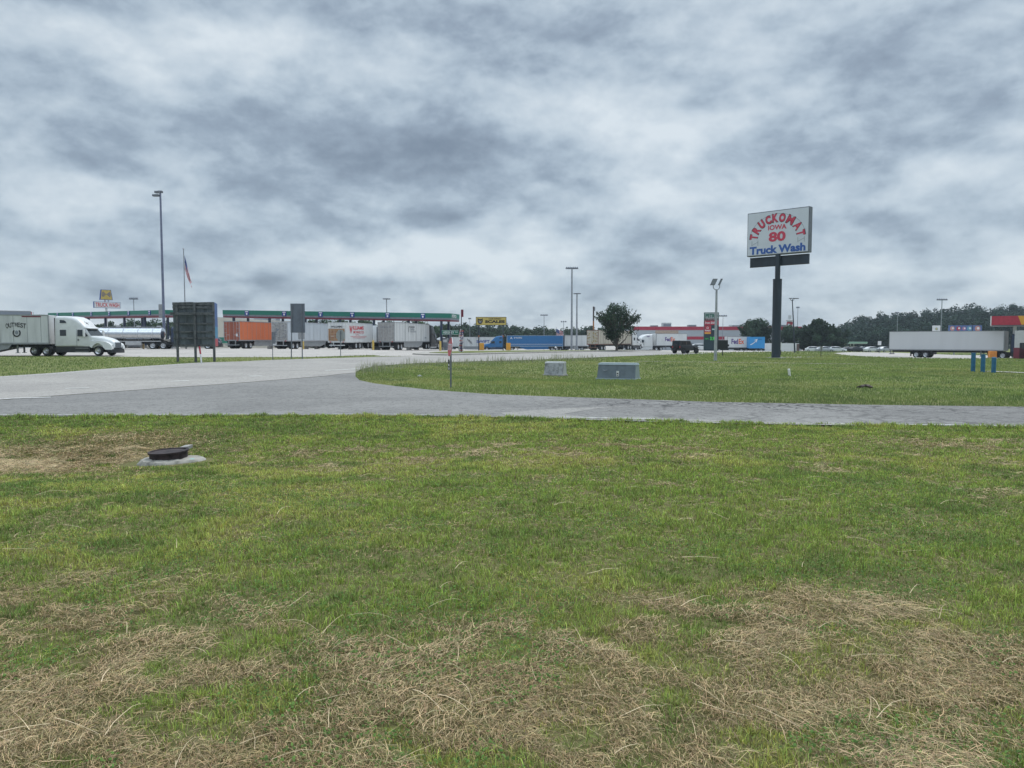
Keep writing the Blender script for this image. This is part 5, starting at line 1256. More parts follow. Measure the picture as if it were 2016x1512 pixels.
# white-capped red sign on the far roof, blue and yellow emblem, truck wash banner
p = spot(1570.5, 226, 690); s = 226 / F; zr = zat(643, 226)
o = thing('roof_sign', 'red zigzag sign with a white cap on the roof end of the long pale building', 'sign', (p.x, 233, zr)); f = lambda py: zat(py, 226) - zr
mb = MB(); mb.box(-2.6 * s, 2.8 * s, -.1, .5, f(627), f(619.5), TWHITE); mb.tube([(0, .2, f(632.5)), (0, .2, f(631)), (0, .2, f(628)), (0, .2, f(627))], [4 * s, 7 * s, 7 * s, 3.4 * s], TWHITE, 18); mb.build('cap', o)
mb = MB(); mb.add([(a * s, -.1 + q, f(b)) for q in (0, .4) for a, b in ((-6.4, 640), (-5, 632.5), (5.5, 632.5), (6, 637), (1.5, 644), (-4, 645), (1.5, 637), (-2.5, 636))], [tuple(range(8)), tuple(range(8, 16))] + [(k, (k + 1) % 8, 8 + (k + 1) % 8, 8 + k) for k in range(8)], RED); mb.build('panel', o)
p = spot(212, 170, 690); z = p.z; s = 170 / F
o = thing('pole_sign', 'truck wash sign with blue and yellow emblem above the left canopy', 'sign', p, R(46)); f = lambda py: zat(py, 170) - z
mb = MB(); mb.box(-22.5 * s, 25.5 * s, -.3, .3, f(606.5), f(594.3), INK); mb.build('cabinet', o)
mb = MB(); mb.box(-22 * s, 25 * s, -.33, -.302, f(606), f(594.9), INKW); mb.build('sign_face', o)
letters(o, [("TRUCK WASH", (1.5 * s, -.34, f(600.4)), (1, 0, 0), (0, 0, 1), 43 * s, 8.2 * s, INKR, .02)])
mb = MB(); mb.prism([(-11.5 * s, f(590.5)), (11.5 * s, f(590.5)), (8.5 * s, f(570.5)), (-9 * s, f(570.5))], -.3, .3, INK); mb.build('emblem_cabinet', o)
YG = mat('emblem_gold', (.58, .42, .10), .5)
mb = MB(); mb.add([(a * s, -.31, f(b)) for a, b in ((-10.5, 589.7), (10.5, 589.7), (7.7, 571.3), (-8.2, 571.3))], [(0, 1, 2, 3)], YG)
for k in range(6):
    for sg_ in (-1, 1):
        a = R(-38 + k * 15); mb.add([(0, -.32, f(580)), (sg_ * 8.4 * s * math.cos(a), -.32, f(580) + 8 * s * math.sin(a)), (sg_ * 8.4 * s * math.cos(a + .13), -.32, f(580) + 8 * s * math.sin(a + .13))], [(0, 1, 2)], INK)
mb.build('emblem', o)
mb = MB(); mb.tube([(0, 0, -1), (0, 0, f(606.5))], .22, TWHITE, 12); mb.tube([(-2 * s, 0, f(594.3)), (-2 * s, 0, f(590.5))], .12, mat('pink_bar', (.5, .25, .25), .5), 8); mb.tube([(4 * s, 0, f(594.3)), (4 * s, 0, f(590.5))], .12, TWHITE, 8); mb.build('pole', o)
# banner flag on a pole
Y = 86; p = spot(908.3, Y, 696.5); z = p.z; s = Y / F
o = thing('feather_banner', 'tall white banner with blue and red lettering on a pole on the kerbed island', 'banner', p); f = lambda py: zat(py, Y) - z
mb = MB(); mb.tube([(0, 0, -.2), (.02, 0, f(610))], [.06, .045], BLACK, 8); mb.build('pole', o)
mb = MB(); mb.box(0 - .02, .26, -.06, .06, f(624), f(609.5), DRED); mb.build('top_box', o)
BN = 18; mb = MB(); vs = []
for k in range(BN + 1):
    t = k / BN; py = 647.5 + 47.5 * t; hw = 4.6 * s * min(1, .25 + 3 * t); cx_ = -.2 * s - .6 * s * t
    for q in (-1, -.4, .4, 1): vs.append((cx_ + q * hw, -.05 + .07 * math.sin(9 * t + 2 * q), f(py)))
mb.add(vs, [(k * 4 + j, k * 4 + j + 1, (k + 1) * 4 + j + 1, (k + 1) * 4 + j) for k in range(BN) for j in range(3)], INKW); mb.build('cloth', o, smooth=True)
mb = MB(); random.seed(11)
for k in range(13):
    t = k / 13; py = 651.5 + 41 * t; hw = 3.6 * s; m = INKP if k % 3 else INKR
    for q in range(5):
        a = random.uniform(-hw, hw * .55); mb.box(a - .6 * s * t, a + random.uniform(.06, .17), -.16, -.14, f(py) - random.uniform(.01, .07), f(py) + random.uniform(.0, .06), m)
mb.build('lettering', o)
# dark sign column above the stained trailer
Y = 158; p = spot(1168, Y, 690); s = Y / F; z = p.z
o = thing('sign_column', 'narrow dark column rising behind the stained trailer', 'post', p); mb = MB(); mb.box(-1.2 * s, 1.2 * s, -.2, .2, -.5, zat(603.5, Y) - z, mat('column_brown', (.05, .035, .035), .7)); mb.build('shaft', o)
mb = MB(); mb.box(1.3 * s, 3.3 * s, -.1, .1, zat(612, Y) - z, zat(604, Y) - z, GALV); mb.build('lamp', o)
mb = MB(); mb.box(-1.3 * s, 1.3 * s, -.26, -.205, zat(649, Y) - z, zat(632, Y) - z, mat('amber_strip', (.35, .15, .05), .6)); mb.build('strip', o)

# ------------------------------------------------------------------ lamp posts
def mast(label, px, Y, base_py, top_py, r, head, w_=10, z=None, lean=0.0, m=GALV):
    p = spot(px, Y, base_py); s = Y / F; zb = p.z if z is None else z; h = zat(top_py, Y, px) - zb
    o = thing('lamp_post', label, 'lamp post', (p.x, p.y, zb), 0, 'tall lamp posts')
    mb = MB(); mb.tube([(0, 0, -.3), (lean * .5, 0, h * .5), (lean, 0, h)], [r, r * .8, r * .6], m, 12); mb.build('pole', o, smooth=True)
    W = w_ * s
    if head == 'bar':
        mb = MB(); mb.box(lean - W / 2, lean + W / 2, -.06, .06, h - .1, h + .02, m); mb.build('crossarm', o)
        k = max(3, int(w_ / 3.2))
        for i in range(k):
            a = lean - W / 2 + W * (i + .5) / k; mb = MB(); mb.tube([(a, 0, h - .25), (a, 0, h - .1), (a, 0, h + .22)], [.26, .26, .1], DGALV, 10); mb.build('lamp', o)
    elif head == 'dish':
        for i in range(5):
            a = 2 * math.pi * i / 5; mb = MB(); mb.tube([(lean, 0, h), (lean + W / 2 * .6 * math.cos(a), W * .3 * math.sin(a), h + .1)], .05, m, 6)
            mb.box(lean + W / 2 * .8 * math.cos(a) - .35, lean + W / 2 * .8 * math.cos(a) + .35, W * .4 * math.sin(a) - .3, W * .4 * math.sin(a) + .3, h - .05, h + .15, DGALV, .03); mb.build('lamp', o)
    return o
big = mast('tallest lamp post on the left rising from a concrete block', 324, 104, 685, 380, .20, None, m=mat('mast_blue', (.17, .19, .27), .5, .3)); hB = zat(380, 104, 324) - big.location.z
for (a, b, z_, w_) in ((-.45, 0, -.35, .55), (-.2, -.25, .05, .4), (-.05, .3, .2, .35)):
    mb = MB(); mb.tube([(0, 0, hB + z_), (a * 1.1, b, hB + z_ + .05)], .05, DGALV, 6); mb.box(a * 1.1 - w_, a * 1.1 + w_ * .6, b - .25, b + .25, hB + z_ - .12, hB + z_ + .16, DGALV, .04); mb.build('lamp', big)
mb = MB(); mb.box(-.62, -.1, -.15, .1, zat(625, 104) - big.location.z, zat(599, 104) - big.location.z, GREYP, .02); mb.build('control_box', big)
mast('high mast with a wide row of lamps in the middle of the skyline', 1125.3, 170, 690, 527.5, .26, 'bar', 24)
mast('slimmer mast with an umbrella of lamps right of the highest middle mast', 1135.3, 178, 690, 578.5, .24, 'dish', 11)
mast('thin far mast behind the blue truck', 1071, 235, 690, 620, .13, 'bar', 15, z=-1.5)
mast('thin far mast behind the small flag', 1109.5, 255, 690, 633, .13, 'bar', 12, z=-1.5)
mast('mast with an umbrella of lamps above the right canopy', 762, 165, 688, 589, .15, 'dish', 11)
mast('mast with a wide row of lamps above the left canopy', 266, 170, 688, 587.5, .13, 'bar', 17)
mast('tall mast with a row of lamps over the wooded hill', 1851, 205, 700, 589.5, .17, 'bar', 21, z=-1.5)
mast('faint mast far left on the wooded hill', 1765, 250, 695, 615.5, .12, 'bar', 6, z=-1.5)
mast('short-armed mast behind the roof sign', 1569, 243, 690, 605, .12, 'bar', 6, z=-1.5)
mast('thin mast with a broad arm right of the price pylon', 1422.3, 228, 690, 621.5, .10, 'bar', 16, z=-1.5)
mast('tiny mast between the scales sign and the tall banner', 925, 250, 690, 627, .08, 'bar', 5, z=-1.5)
ln = mast('dark leaning pole with two flood lamps right of the thick sign pole', 1565, 128, 694, 589, .13, None, lean=-.66, m=PDK); hL = zat(589, 128) - ln.location.z; 
for sgn, a in ((-1, .1), (1, 1.0)):
    mb = MB(); mb.tube([(-.66, 0, hL - .3), (-.66 + sgn * .28, 0, hL - .15), (-.66 + sgn * .3, 0, hL + .1)], .04, PDK, 6)
    o2 = MB(); x_ = -.66 + sgn * .3; o2.box(x_ - .2, x_ + (.2 if sgn < 0 else .75), -.25, .25, hL + .05, hL + .2, DGALV, .03); mb.build('arm', ln); c = o2.build('lamp', ln)
# twin floodlight pole in the right lawn
Y = 62; p = spot(1408.3, Y, 710); z = p.z; h = zat(570, Y, 1409) - z
tf = thing('floodlight_pole', 'pale round pole with two square floodlights in the right lawn', 'lamp post', p)
mb = MB(); mb.tube([(0, 0, -.3), (0.01, 0, h)], [.14, .085], mat('pole_pale', (.36, .38, .40), .5, .2), 14); mb.build('pole', tf, smooth=True)
for sgn in (-1, 1):
    mb = MB(); mb.tube([(0, 0, h), (sgn * .17, 0, h + .03), (sgn * .26, 0, h + .16), (sgn * .27, 0, h + .36)], .035, GALV, 8); mb.build('arm', tf)
    mb = MB(); c_ = Vector((sgn * .27 + .04, 0, h + .62)); a = Vector((.45, 0, 1)).normalized(); 
    r0 = Vector((1, 0, 0)) if sgn < 0 else Vector((.35, .9, 0)).normalized(); b = Vector((0, 1, 0)) if sgn < 0 else Vector((.9, -.3, 0))
    w_ = .19 if sgn < 0 else .17; vs = [c_ + r0 * i * w_ + a * j * .29 + b * k * .07 for i in (-1, 1) for j in (-1, 1) for k in (-1, 1)]
    mb.add(vs, [(0, 1, 3, 2), (4, 6, 7, 5), (0, 4, 5, 1), (2, 3, 7, 6), (0, 2, 6, 4), (1, 5, 7, 3)], DGALV)
    for i in (-.55, 0, .55): 
        q = [c_ - b * .075 + r0 * (i * w_ + e * .03) + a * g * .24 for e, g in ((-1, -1), (1, -1), (1, 1), (-1, 1))]; mb.add(q, [(0, 1, 2, 3)], GALV)
    mb.build('lamp', tf)

# ------------------------------------------------------------------ flags
FW = mat('flag_white', (.60, .58, .58), .8); FR = mat('flag_red', (.45, .04, .07), .8); FB = mat('flag_blue', (.03, .06, .22), .8)
def flag(name, label, px, Y, pole_top, pole_base, pts, r, zb=None, rings=False):
    p = spot(px, Y, pole_base); z = p.z if zb is None else zb; s = Y / F
    o = thing(name, label, 'flag', (p.x, p.y, z)); hT = zat(pole_top, Y, px) - z
    mb = MB(); mb.tube([(0, 0, -.3), (0, 0, hT)], [r, r * .6], GALV, 10); mb.tube([(0, 0, hT), (0, 0, hT + .06), (0, 0, hT + .2)], [r * .7, r * 1.6, r * .4], GALV, 10); mb.build('pole', o)
    (a, b, c_, d_) = [Vector(((q[0] - px) * s, 0, zat(q[1], Y) - z)) for q in pts]     # hoist top, hoist bottom, fly bottom, fly top
    NU, NV = 20, 13; mb = MB(); vs = []
    for i in range(NU + 1):
        u = i / NU
        for j in range(NV + 1):
            v = j / NV; P = (a * (1 - u) + d_ * u) * (1 - v) + (b * (1 - u) + c_ * u) * v
            fold = math.sin(v * 9 + u * 5) * u * .16; vs.append((P.x + .05 * u * math.sin(v * 14 + u * 9), .1 + fold, P.z - .12 * math.sin(math.pi * u)))
    for i in range(NU):
        for j in range(NV):
            m = FB if (i < NU * .42 and j < 7) else (FR if j % 2 == 0 else FW)
            mb.add([vs[i * (NV + 1) + j], vs[(i + 1) * (NV + 1) + j], vs[(i + 1) * (NV + 1) + j + 1], vs[i * (NV + 1) + j + 1]], [(0, 1, 2, 3)], m)
    mb.build('cloth', o)
    mb = MB()
    for i in range(1, 8):
        for j in range(1, 6):
            q = Vector(vs[i * (NV + 1) + j]); e = s * .35; mb.box(q.x - e * .4, q.x + e * .4, q.y - .03, q.y - .02, q.z - e * .4, q.z + e * .4, FW)
    mb.build('stars', o)
flag('flagpole', 'flagpole with a limp striped flag behind the dark board', 366.5, 100, 491, 690, [(367.5, 502), (367.5, 530), (380, 567), (378, 548)], .09)
flag('flagpole', 'short flagpole with a waving striped flag behind the blue trailer', 1095, 214, 645, 690, [(1095, 646.5), (1095, 660), (1110, 667.5), (1108, 653)], .05, zb=zat(690, 214))

# ------------------------------------------------------------------ utility boxes, manhole, small things in the grass
def cabinet(name, label, px, Y, py, wpx, h_, d_, rot, body, top, detail):
    p = spot(px, Y, py); s = Y / F; W = wpx * s; o = thing(name, label, 'utility box', p, rot); hw = W / 2
    mb = MB(); vs = [(-hw, 0, 0), (hw, 0, 0), (hw, d_, 0), (-hw, d_, 0), (-hw * .965, d_ * .22, h_ * .9), (hw * .965, d_ * .22, h_ * .9), (hw * .965, d_ * .9, h_ * .9), (-hw * .965, d_ * .9, h_ * .9)]
    mb.add(vs, [(0, 1, 5, 4), (1, 2, 6, 5), (2, 3, 7, 6), (3, 0, 4, 7), (0, 3, 2, 1), (4, 5, 6, 7)], body); mb.build('housing', o)
    mb = MB(); mb.add([(hw + .004, -.004, .04), (hw * .965 + .004, d_ * .22 - .004, h_ * .9), (hw * .965 + .004, d_ * .9, h_ * .9), (hw + .004, d_, .04)], [(0, 1, 2, 3)], top); mb.build('lit_end_panel', o)  # end face painted in the paler lid colour so that it looks lit
    mb = MB(); y0, y1 = d_ * .19, d_ * .93
    vs = [(-hw, y0, h_ * .88), (hw, y0, h_ * .88), (hw, y1, h_ * .88), (-hw, y1, h_ * .88), (-hw * .95, y0 + .07, h_), (hw * .95, y0 + .07, h_), (hw * .95, y1 - .05, h_), (-hw * .95, y1 - .05, h_)]
    mb.add(vs, [(0, 1, 5, 4), (1, 2, 6, 5), (2, 3, 7, 6), (3, 0, 4, 7), (0, 3, 2, 1), (4, 5, 6, 7)], top); mb.build('lid', o)
    mb = MB(); mb.box(-hw - .06, hw + .06, -.07, d_ + .06, -.2, .07, top if detail else CONCR, .02); mb.build('pad', o)
    return o, hw
TG = mat('transformer_green', (.115, .145, .165), .55, var=.12, scale=3); TG2 = mat('transformer_top', (.26, .32, .33), .5, var=.08)
tb, hw = cabinet('transformer_box', 'long grey-green transformer cabinet with a sloping front in the grass', 1212, 39, 748, 78, .88, 1.0, R(-24), TG, TG2, True)
mb = MB(); mb.box(.02, .16, .06, .075, .18, .46, INKW); mb.build('notice_label', tb, Matrix.Translation((0, -.01, 0)))
mb = MB(); mb.box(.05, .13, .03, .05, .30, .36, INKK); mb.box(.05, .13, .03, .05, .22, .25, INKK); mb.build('lettering', tb)
mb = MB(); mb.tube([(-.72, .075, .50), (-.60, .065, .46), (-.48, .075, .50)], .018, GALV, 6); mb.build('handle', tb)
SPW = mat('spotted_grey', (.33, .34, .35), .7, var=.27, scale=5); 
ub, hw = cabinet('utility_box', 'small mottled grey utility box with flaking paint in the grass', 1089, 42, 740, 39, .80, .75, R(-22), SPW, mat('box_pale', (.46, .47, .46), .6, var=.1), False)
mb = MB(); mb.add([(hw + .012, .02, .05), (hw * .97 + .015, .16, .70), (hw * .97 + .015, .19, .70), (hw + .012, .05, .05)], [(0, 1, 2, 3)], INKK); mb.build('door_seam', ub)
# manhole on a broken concrete collar
o = thing('manhole', 'rusty dark manhole ring on a pale broken concrete collar', 'manhole', (MH.x, MH.y, MH.z))
mb = MB(); n = 40; vs = []; random.seed(5)
rr = [1 + .10 * math.sin(3 * 2 * math.pi * k / n + 1) + random.uniform(-.05, .05) for k in range(n)]
for (sc_, z_) in ((1.0, -.12), (.97, .00), (.86, .05), (.5, .07)):
    for k in range(n):
        a = 2 * math.pi * k / n; vs.append((.50 * sc_ * rr[k] * math.cos(a) + .01, .42 * sc_ * rr[k] * math.sin(a), z_ + random.uniform(-.008, .008)))
mb.add(vs, [(i * n + k, i * n + (k + 1) % n, (i + 1) * n + (k + 1) % n, (i + 1) * n + k) for i in range(3) for k in range(n)] + [tuple(range(3 * n, 4 * n))], mat('collar_concrete', (.30, .285, .25), .9, var=.30, scale=7, bump=.6, bscale=30)); mb.build('collar', o, smooth=True)
IRON = mat('rusted_iron', (.045, .032, .034), .75, .3, var=.5, scale=9, bump=.4, bscale=60)
mb = MB(); n = 48; prof = [(.285, .02), (.30, .025), (.305, .17), (.325, .175), (.325, .205), (.29, .205), (.285, .19), (.005, .188)]
mb.add([(r * math.cos(2 * math.pi * k / n), r * math.sin(2 * math.pi * k / n), z_) for r, z_ in prof for k in range(n)], [(i * n + k, i * n + (k + 1) % n, (i + 1) * n + (k + 1) % n, (i + 1) * n + k) for i in range(len(prof) - 1) for k in range(n)], IRON)
mb.build('cover', o, Txyz(0, 0, -.01) @ Matrix.Rotation(R(-2.2), 4, 'Y') @ Matrix.Rotation(R(1.5), 4, 'X') @ Matrix.Scale(.88, 4))
mb = MB(); mb.add([(.37 + .07 * math.cos(a) * q, -.08 + .07 * math.sin(a) * q, .05 + .02 * (1 - q)) for q in (1, .4) for a in [k * math.pi / 5 for k in range(10)]], [(k, (k + 1) % 10, 10 + (k + 1) % 10, 10 + k) for k in range(10)] + [tuple(range(10, 20))], mat('paint_mark', (.24, .40, .36), .8, var=.3, scale=12)); mb.build('paint_mark', o)
mb = MB(); vs = [(.0, .36, .12), (.16, .30, .14), (.19, .40, .16), (.05, .46, .14)]; mb.add(vs + [(x, y, z + .05) for x, y, z in vs], [(0, 1, 2, 3), (4, 5, 6, 7), (0, 1, 5, 4), (1, 2, 6, 5), (2, 3, 7, 6), (3, 0, 4, 7)], CONCR); mb.build('broken_piece', o)
# rock in the right lawn
def rock(label, px, Y, py, a, b, c_, m, name='rock'):
    p = spot(px, Y, py); bm = bmesh.new(); bmesh.ops.create_icosphere(bm, subdivisions=3, radius=1); 
    for v in bm.verts:
        q = v.co.copy(); k = 1 + .35 * (float(vnoise(np.array([q.x * 2 + px]), np.array([q.y * 2 + q.z * 3]))[0]) - .5) * 2; v.co = Vector((q.x * a * k, q.y * b * k, q.z * c_ * k))
    me = bpy.data.meshes.new(name); bm.to_mesh(me); bm.free(); me.materials.append(m); o = bpy.data.objects.new(name, me); col.objects.link(o); o.location = (p.x, p.y, p.z + c_ * .35); tag(o, label, 'rock')
rock('brown lump of earth and stone in the right lawn', 1702, 27, 764, .24, .2, .10, mat('brown_stone', (.10, .075, .07), .9, var=.4, scale=6))
rock('small pale stone on the near road edge', 777, 16.3, 820, .045, .04, .035, mat('pale_stone', (.42, .42, .40), .8, var=.2))
rock('small pale stone in the island grass left of the stop sign', 826, 33, 735, .12, .1, .08, mat('pale_stone', (.42, .42, .40), .8))
p = spot(1094, 150, 694); o = thing('hydrant', 'small white-topped post on the grass below the waving flag', 'hydrant', (p.x, p.y, p.z)); mb = MB(); mb.tube([(0, 0, -.3), (0, 0, .45)], .12, BLACK, 10); mb.build('post', o); mb = MB(); mb.tube([(0, 0, .45), (0, 0, .6), (0, 0, .8)], [.22, .2, .05], INKW, 10); mb.build('cap', o)
# ------------------------------------------------------------------ trees
LEAF = tint_mat('leaf', .9, .2); BARK = mat('bark', (.085, .07, .055), .9, var=.3, scale=6)
def leaf_mesh(name, P, size, colr, parent=None, N=None):
    """P (n,3) leaf positions; every leaf a small folded diamond"""
    n = len(P); a = rng.normal(size=(n, 3))
    if N is not None:
        N = N / (np.linalg.norm(N, axis=1)[:, None] + 1e-6) + rng.normal(0, .42, (n, 3)); a = np.cross(N, a); a /= np.linalg.norm(a, axis=1)[:, None]; b = np.cross(N, a)
    else: b = None
    a /= np.linalg.norm(a, axis=1)[:, None]; b = np.cross(a, rng.normal(size=(n, 3))) if b is None else b; b /= np.linalg.norm(b, axis=1)[:, None]
    s = size * rng.uniform(.5, 1.3, (n, 1)); c_ = np.cross(a, b) * s * .25
    V = np.stack([P - a * s, P - b * s * .6 + c_, P + a * s, P + b * s * .6 + c_], 1)
    me = bpy.data.meshes.new(name); me.vertices.add(4 * n); me.vertices.foreach_set('co', V.ravel())
    i = np.arange(n)[:, None] * 4; me.loops.add(6 * n); me.loops.foreach_set('vertex_index', np.concatenate([i, i + 1, i + 2, i, i + 2, i + 3], 1).ravel())
    me.polygons.add(2 * n); me.polygons.foreach_set('loop_start', np.arange(2 * n) * 3); me.update(calc_edges=True)
    at_ = me.color_attributes.new('tint', 'FLOAT_COLOR', 'POINT'); cc = np.ones((n, 4, 4)); cc[:, :, :3] = colr[:, None]; at_.data.foreach_set('color', cc.ravel())
    me.materials.append(LEAF); o = bpy.data.objects.new(name, me); col.objects.link(o)
    if parent: o.parent = parent
    return o
def tcol(n, base, clump):
    return np.array(base) * (.55 + .9 * clump[:, None]) * rng.uniform(.7, 1.3, (n, 1)) * np.clip(rng.normal(1, .06, (n, 3)), .8, 1.2)
def tree(name, label, px, Y, W, H, zb, base=(.075, .105, .040), nl=3500, leaf=.22, crown0=.25, spikes=0, limbs=6, group=None, r0=.2, flat=1.0, lobes=26):
    p = spot(px, Y, 690); o = thing(name, label, 'tree', (p.x, p.y, zb if zb is not None else p.z), 0, group)
    mb = MB(); mb.tube([(0, 0, -.4), (0, 0, .3), (.03, 0, H * crown0 * .55)], [r0 * 1.3, r0, r0 * .8], BARK, 10)
    cen = []; rad = []
    for k in range(lobes):
        th = random.uniform(0, 2 * math.pi); u = random.random() ** .5
        zf = random.uniform(0, 1); prof = math.sin(math.pi * min(1, .16 + zf * .80)) ** .6
        cen.append((W / 2 * .78 * u * prof * math.cos(th), W / 2 * .78 * u * prof * math.sin(th), H * (crown0 + (1 - crown0) * (.10 + .80 * zf)))); rad.append(W * random.uniform(.09, .17))
    for k in range(limbs):
        c_ = Vector(cen[k * lobes // limbs]); s0 = Vector((.0, 0, H * crown0 * random.uniform(.2, .5))); m_ = s0.lerp(c_, .5) + Vector((c_.x * .12, c_.y * .12, -.1)); mb.tube([s0, m_, c_], [r0 * .55, r0 * .35, r0 * .1], BARK, 7)
    SP = []
    for k in range(spikes):
        th = random.uniform(0, 2 * math.pi); up = random.uniform(.5, 1.0); d_ = Vector((math.cos(th) * (1 - up * .75), math.sin(th) * (1 - up * .75), up)).normalized()
        s0 = Vector((W * .25 * d_.x, W * .25 * d_.y, H * (crown0 + .35 * (1 - crown0)))); ln_ = random.uniform(.42, .62) * (H * (1 - crown0) * .95 * d_.z + W * .55 * (1 - d_.z) * 1.3)
        e_ = s0 + d_ * ln_; mb.tube([s0, e_], [.05, .015], BARK, 5); SP.append((s0, e_))
    mb.build('trunk', o, smooth=True)
    P = []; C = []; Nn = []; mid_c = np.array([0, 0, H * (crown0 + .45 * (1 - crown0))])
    for c_, r in zip(cen, rad):
        m = int(nl / lobes * .8); v = rng.normal(size=(m, 3)); v /= np.linalg.norm(v, axis=1)[:, None]; v *= (rng.random((m, 1)) ** .45) * r * np.array([1, 1, .8 * flat]); P.append(np.array(c_) + v); Nn.append(v + (np.array(c_) - mid_c) * .2); C.append(np.full(m, random.random()) * .65 + rng.random(m) * .35)
    for s0, e_ in SP:
        m = int(nl * .45 / max(1, spikes)); t_ = rng.random((m, 1)); v = rng.normal(size=(m, 3)) * (.16 * (1 - t_ * .6)) * W / 6.5; P.append(np.array(s0) * (1 - t_) + np.array(e_) * t_ + v); Nn.append(rng.normal(size=(m, 3)) + np.array([0, 0, .5])); C.append(rng.random(m))
    P = np.concatenate(P); C = np.concatenate(C); leaf_mesh('crown', P, leaf, tcol(len(P), base, C), o, np.concatenate(Nn))
    return o
DKG = (.045, .075, .045)
tree('tree', 'small round many-limbed tree on the grass strip before the stained trailer', 1214, 116, 8.0, 7.3, zat(691, 116), DKG, 5200, .17, .20, spikes=75, limbs=10, r0=.20, lobes=22)
tree('tree', 'broad dark oak left of the thick sign pole', 1490, 216, 13.0, 9.4, zat(693, 216), DKG, 8000, .32, .10, spikes=18, r0=.3, lobes=34)
tree('tree', 'dark spreading tree partly hidden right behind the thick sign pole', 1552, 210, 10.0, 7.2, zat(693, 210), DKG, 5000, .3, .2, spikes=4, r0=.3)
tree('tree', 'dark bushy tree right of the leaning lamp pole', 1588, 215, 9.0, 8.2, zat(693, 215), DKG, 5000, .34, .08, spikes=14, r0=.25)
tree('tree', 'spiky-topped bushy tree at the foot of the wooded hill', 1616, 210, 9.5, 9.6, zat(693, 210), DKG, 6000, .34, .08, spikes=26, r0=.25)
tree('tree', 'low dark tree left of the far green canopy', 1643, 225, 9.0, 8.0, zat(693, 225), DKG, 5000, .36, .08, spikes=4, r0=.25)
BG = (.060, .095, .050)
for (px, Y, W, pt, lb) in [(215, 230, 10, 632, 'far tree left of the tanker under the left canopy'), (266, 225, 12, 629.5, 'round far tree between the left canopy posts'), (305, 225, 14, 627.5, 'wide far tree just left of the tall mast'),
                           (340, 225, 11, 632, 'far tree seen just left of the dark board'), (612, 215, 14, 631, 'far tree right of the two-post sign back'), (648, 215, 12, 629, 'far tree above the white trailer side with the grey panel'),
                           (672, 210, 10, 631, 'far tree directly above the moving van rear'), (712, 205, 12, 629.5, 'full far tree above the red lettering of the van'), (762, 210, 12, 633, 'far tree above the last trailer doors'),
                           (812, 205, 13, 630, 'far tree above the side of the last white trailer'), (861, 235, 7, 640, 'thin far tree above the last black tractor'), (880, 235, 8, 638, 'thin far tree behind the pair of canopy end posts')]:
    zb_ = min(zat(690, Y), -.3); tree('tree', lb, px, Y, W, zat(pt, Y) - zb_, zb_, BG, 2600, .38, .15, spikes=3, r0=.22, group='far trees behind the fuel canopies', lobes=22)

# the wooded skyline: one mass of many crowns
def wood(name, label, crowns, leaf, per, base):
    P, C, Nn = [], [], []
    for (x, y, z0_, h, wd) in crowns:
        for k in range(9):
            zf = random.random(); r = wd * random.uniform(.16, .28); th = random.uniform(0, 6.283); u = random.random() ** .5 * wd * .36 * math.sin(math.pi * min(1, .25 + .7 * zf)) ** .5
            c_ = np.array([x + u * math.cos(th), y + u * math.sin(th), z0_ + h * (.18 + .74 * zf)]); m = per // 9; v = rng.normal(size=(m, 3)); v /= np.linalg.norm(v, axis=1)[:, None]; v *= rng.random((m, 1)) ** .4 * r
            P.append(c_ + v); Nn.append(v + (c_ - np.array([x, y, z0_ + h * .5])) * .25); C.append(np.full(m, random.random()) * .7 + rng.random(m) * .3)
    P = np.concatenate(P); C = np.concatenate(C); o = leaf_mesh(name, P, leaf, tcol(len(P), base, C), None, np.concatenate(Nn)); tag(o, label, kind='stuff'); return o
cr = []
for row, (Y, dy) in enumerate(((268, 3), (282, 0), (300, -1))):
    for px in np.arange(150, 1180, 13 if row else 15):
        if 330 < px < 880 and row == 0: pass
        py = np.interp(px, [150, 600, 880, 905, 925, 950, 975, 1010, 1040, 1075, 1100, 1130, 1150, 1180], [640, 640, 645, 641, 638, 641, 640, 643, 647, 644, 652, 651, 645, 647]) + dy + random.uniform(-2.5, 4)
        p = at(px + random.uniform(-5, 5), 690, Y); z0_ = -2.2; cr.append((p.x, Y + random.uniform(-5, 5), z0_, zat(py, Y) - z0_, random.uniform(5, 9)))
wood('wood', 'distant dark tree line behind the truck stop', cr, .55, 420, (.050, .076, .050))
cr = []
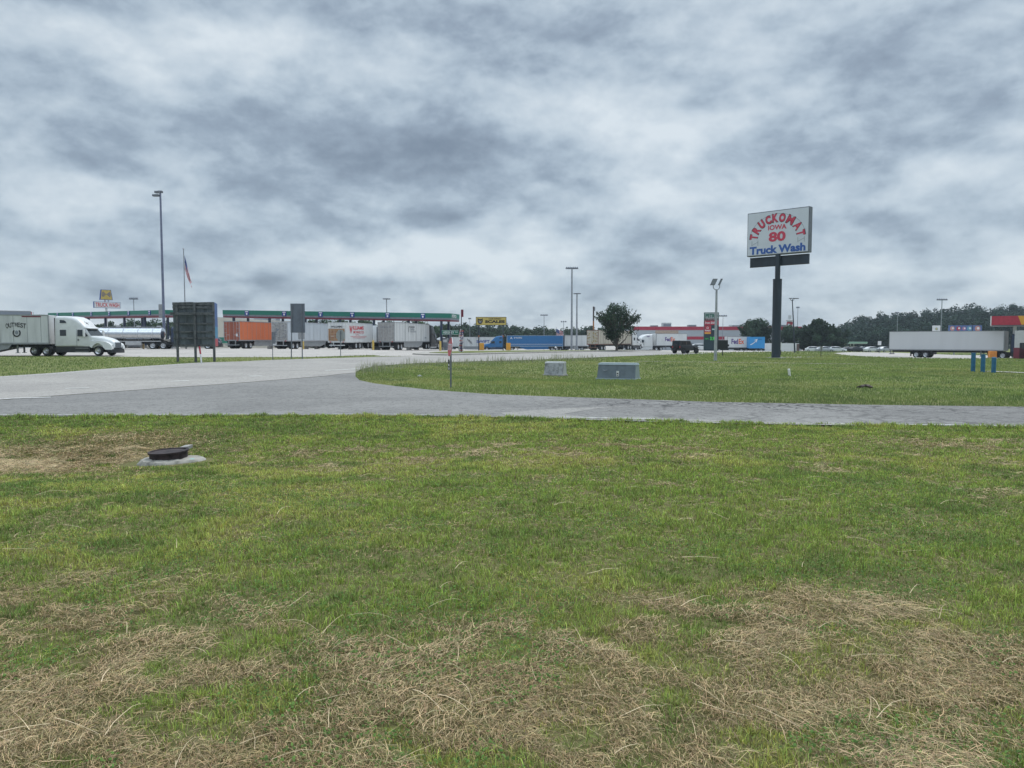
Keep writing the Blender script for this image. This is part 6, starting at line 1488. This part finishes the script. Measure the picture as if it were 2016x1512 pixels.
tops_x = [1560, 1600, 1640, 1660, 1690, 1720, 1750, 1780, 1820, 1860, 1900, 1925, 1960, 2000, 2060, 2200, 2400]; tops_y = [655, 648, 639, 633, 622, 617, 612, 613, 609, 604, 597, 602, 598, 601, 600, 606, 620]
for row in range(7):
    Y = 300 + row * 17
    for px in np.arange(1560, 2420, 11):
        py = np.interp(px, tops_x, tops_y) + (6 - row) * 6.0 + random.uniform(-1.5, 2.5)
        if py > 678: continue
        p = at(px + random.uniform(-7, 7), 690, Y); z0_ = max(-2.5, zat(py, Y) - 15); cr.append((p.x, Y + random.uniform(-6, 6), z0_, zat(py, Y) - z0_, random.uniform(8, 11)))
wood('hill_wood', 'dark wooded hill on the right skyline', cr, .62, 420, (.026, .050, .034))
# the hill the wood stands on
hv = []; PX = list(range(1540, 2480, 40)); RY = [285, 320, 350, 390, 440, 520]
for Y in RY:
    for px in PX:
        top = np.interp(px, tops_x, tops_y); k = min(1, max(0, (Y - 285) / 105)) * min(1, (px - 1540) / 160); p = at(px, 690, Y); hz = max(-2.6, (zat(top, 400) - 14)) * k - 2.6 * (1 - k); hv.append((p.x, Y, hz))
nP = len(PX); hill = MB(); hill.add(hv, [(r * nP + c_, r * nP + c_ + 1, (r + 1) * nP + c_ + 1, (r + 1) * nP + c_) for r in range(len(RY) - 1) for c_ in range(nP - 1)], mat('hill_ground', (.035, .050, .028), .95))
tag(hill.build('hill', smooth=True), kind='structure')
# ------------------------------------------------------------------ air
hz = MB(); hz.box(-700, 700, -60, 620, -8, 60, mat('grey_paint', (.27, .28, .29))); hz.mats = []; hz.mi = [0] * 6
hm = bpy.data.materials.new('air'); hm.use_nodes = True; t = NT(hm.node_tree); hm.node_tree.nodes.clear()
pv = t.n('ShaderNodeVolumePrincipled'); pv.inputs['Color'].default_value = (.72, .84, .95, 1); pv.inputs['Density'].default_value = .00024; pv.inputs['Anisotropy'].default_value = .2
t.link(pv.outputs[0], t.n('ShaderNodeOutputMaterial').inputs['Volume']); hz.mats = [hm]
haze = hz.build('haze'); tag(haze, 'thin even haze over the whole place', kind='stuff')
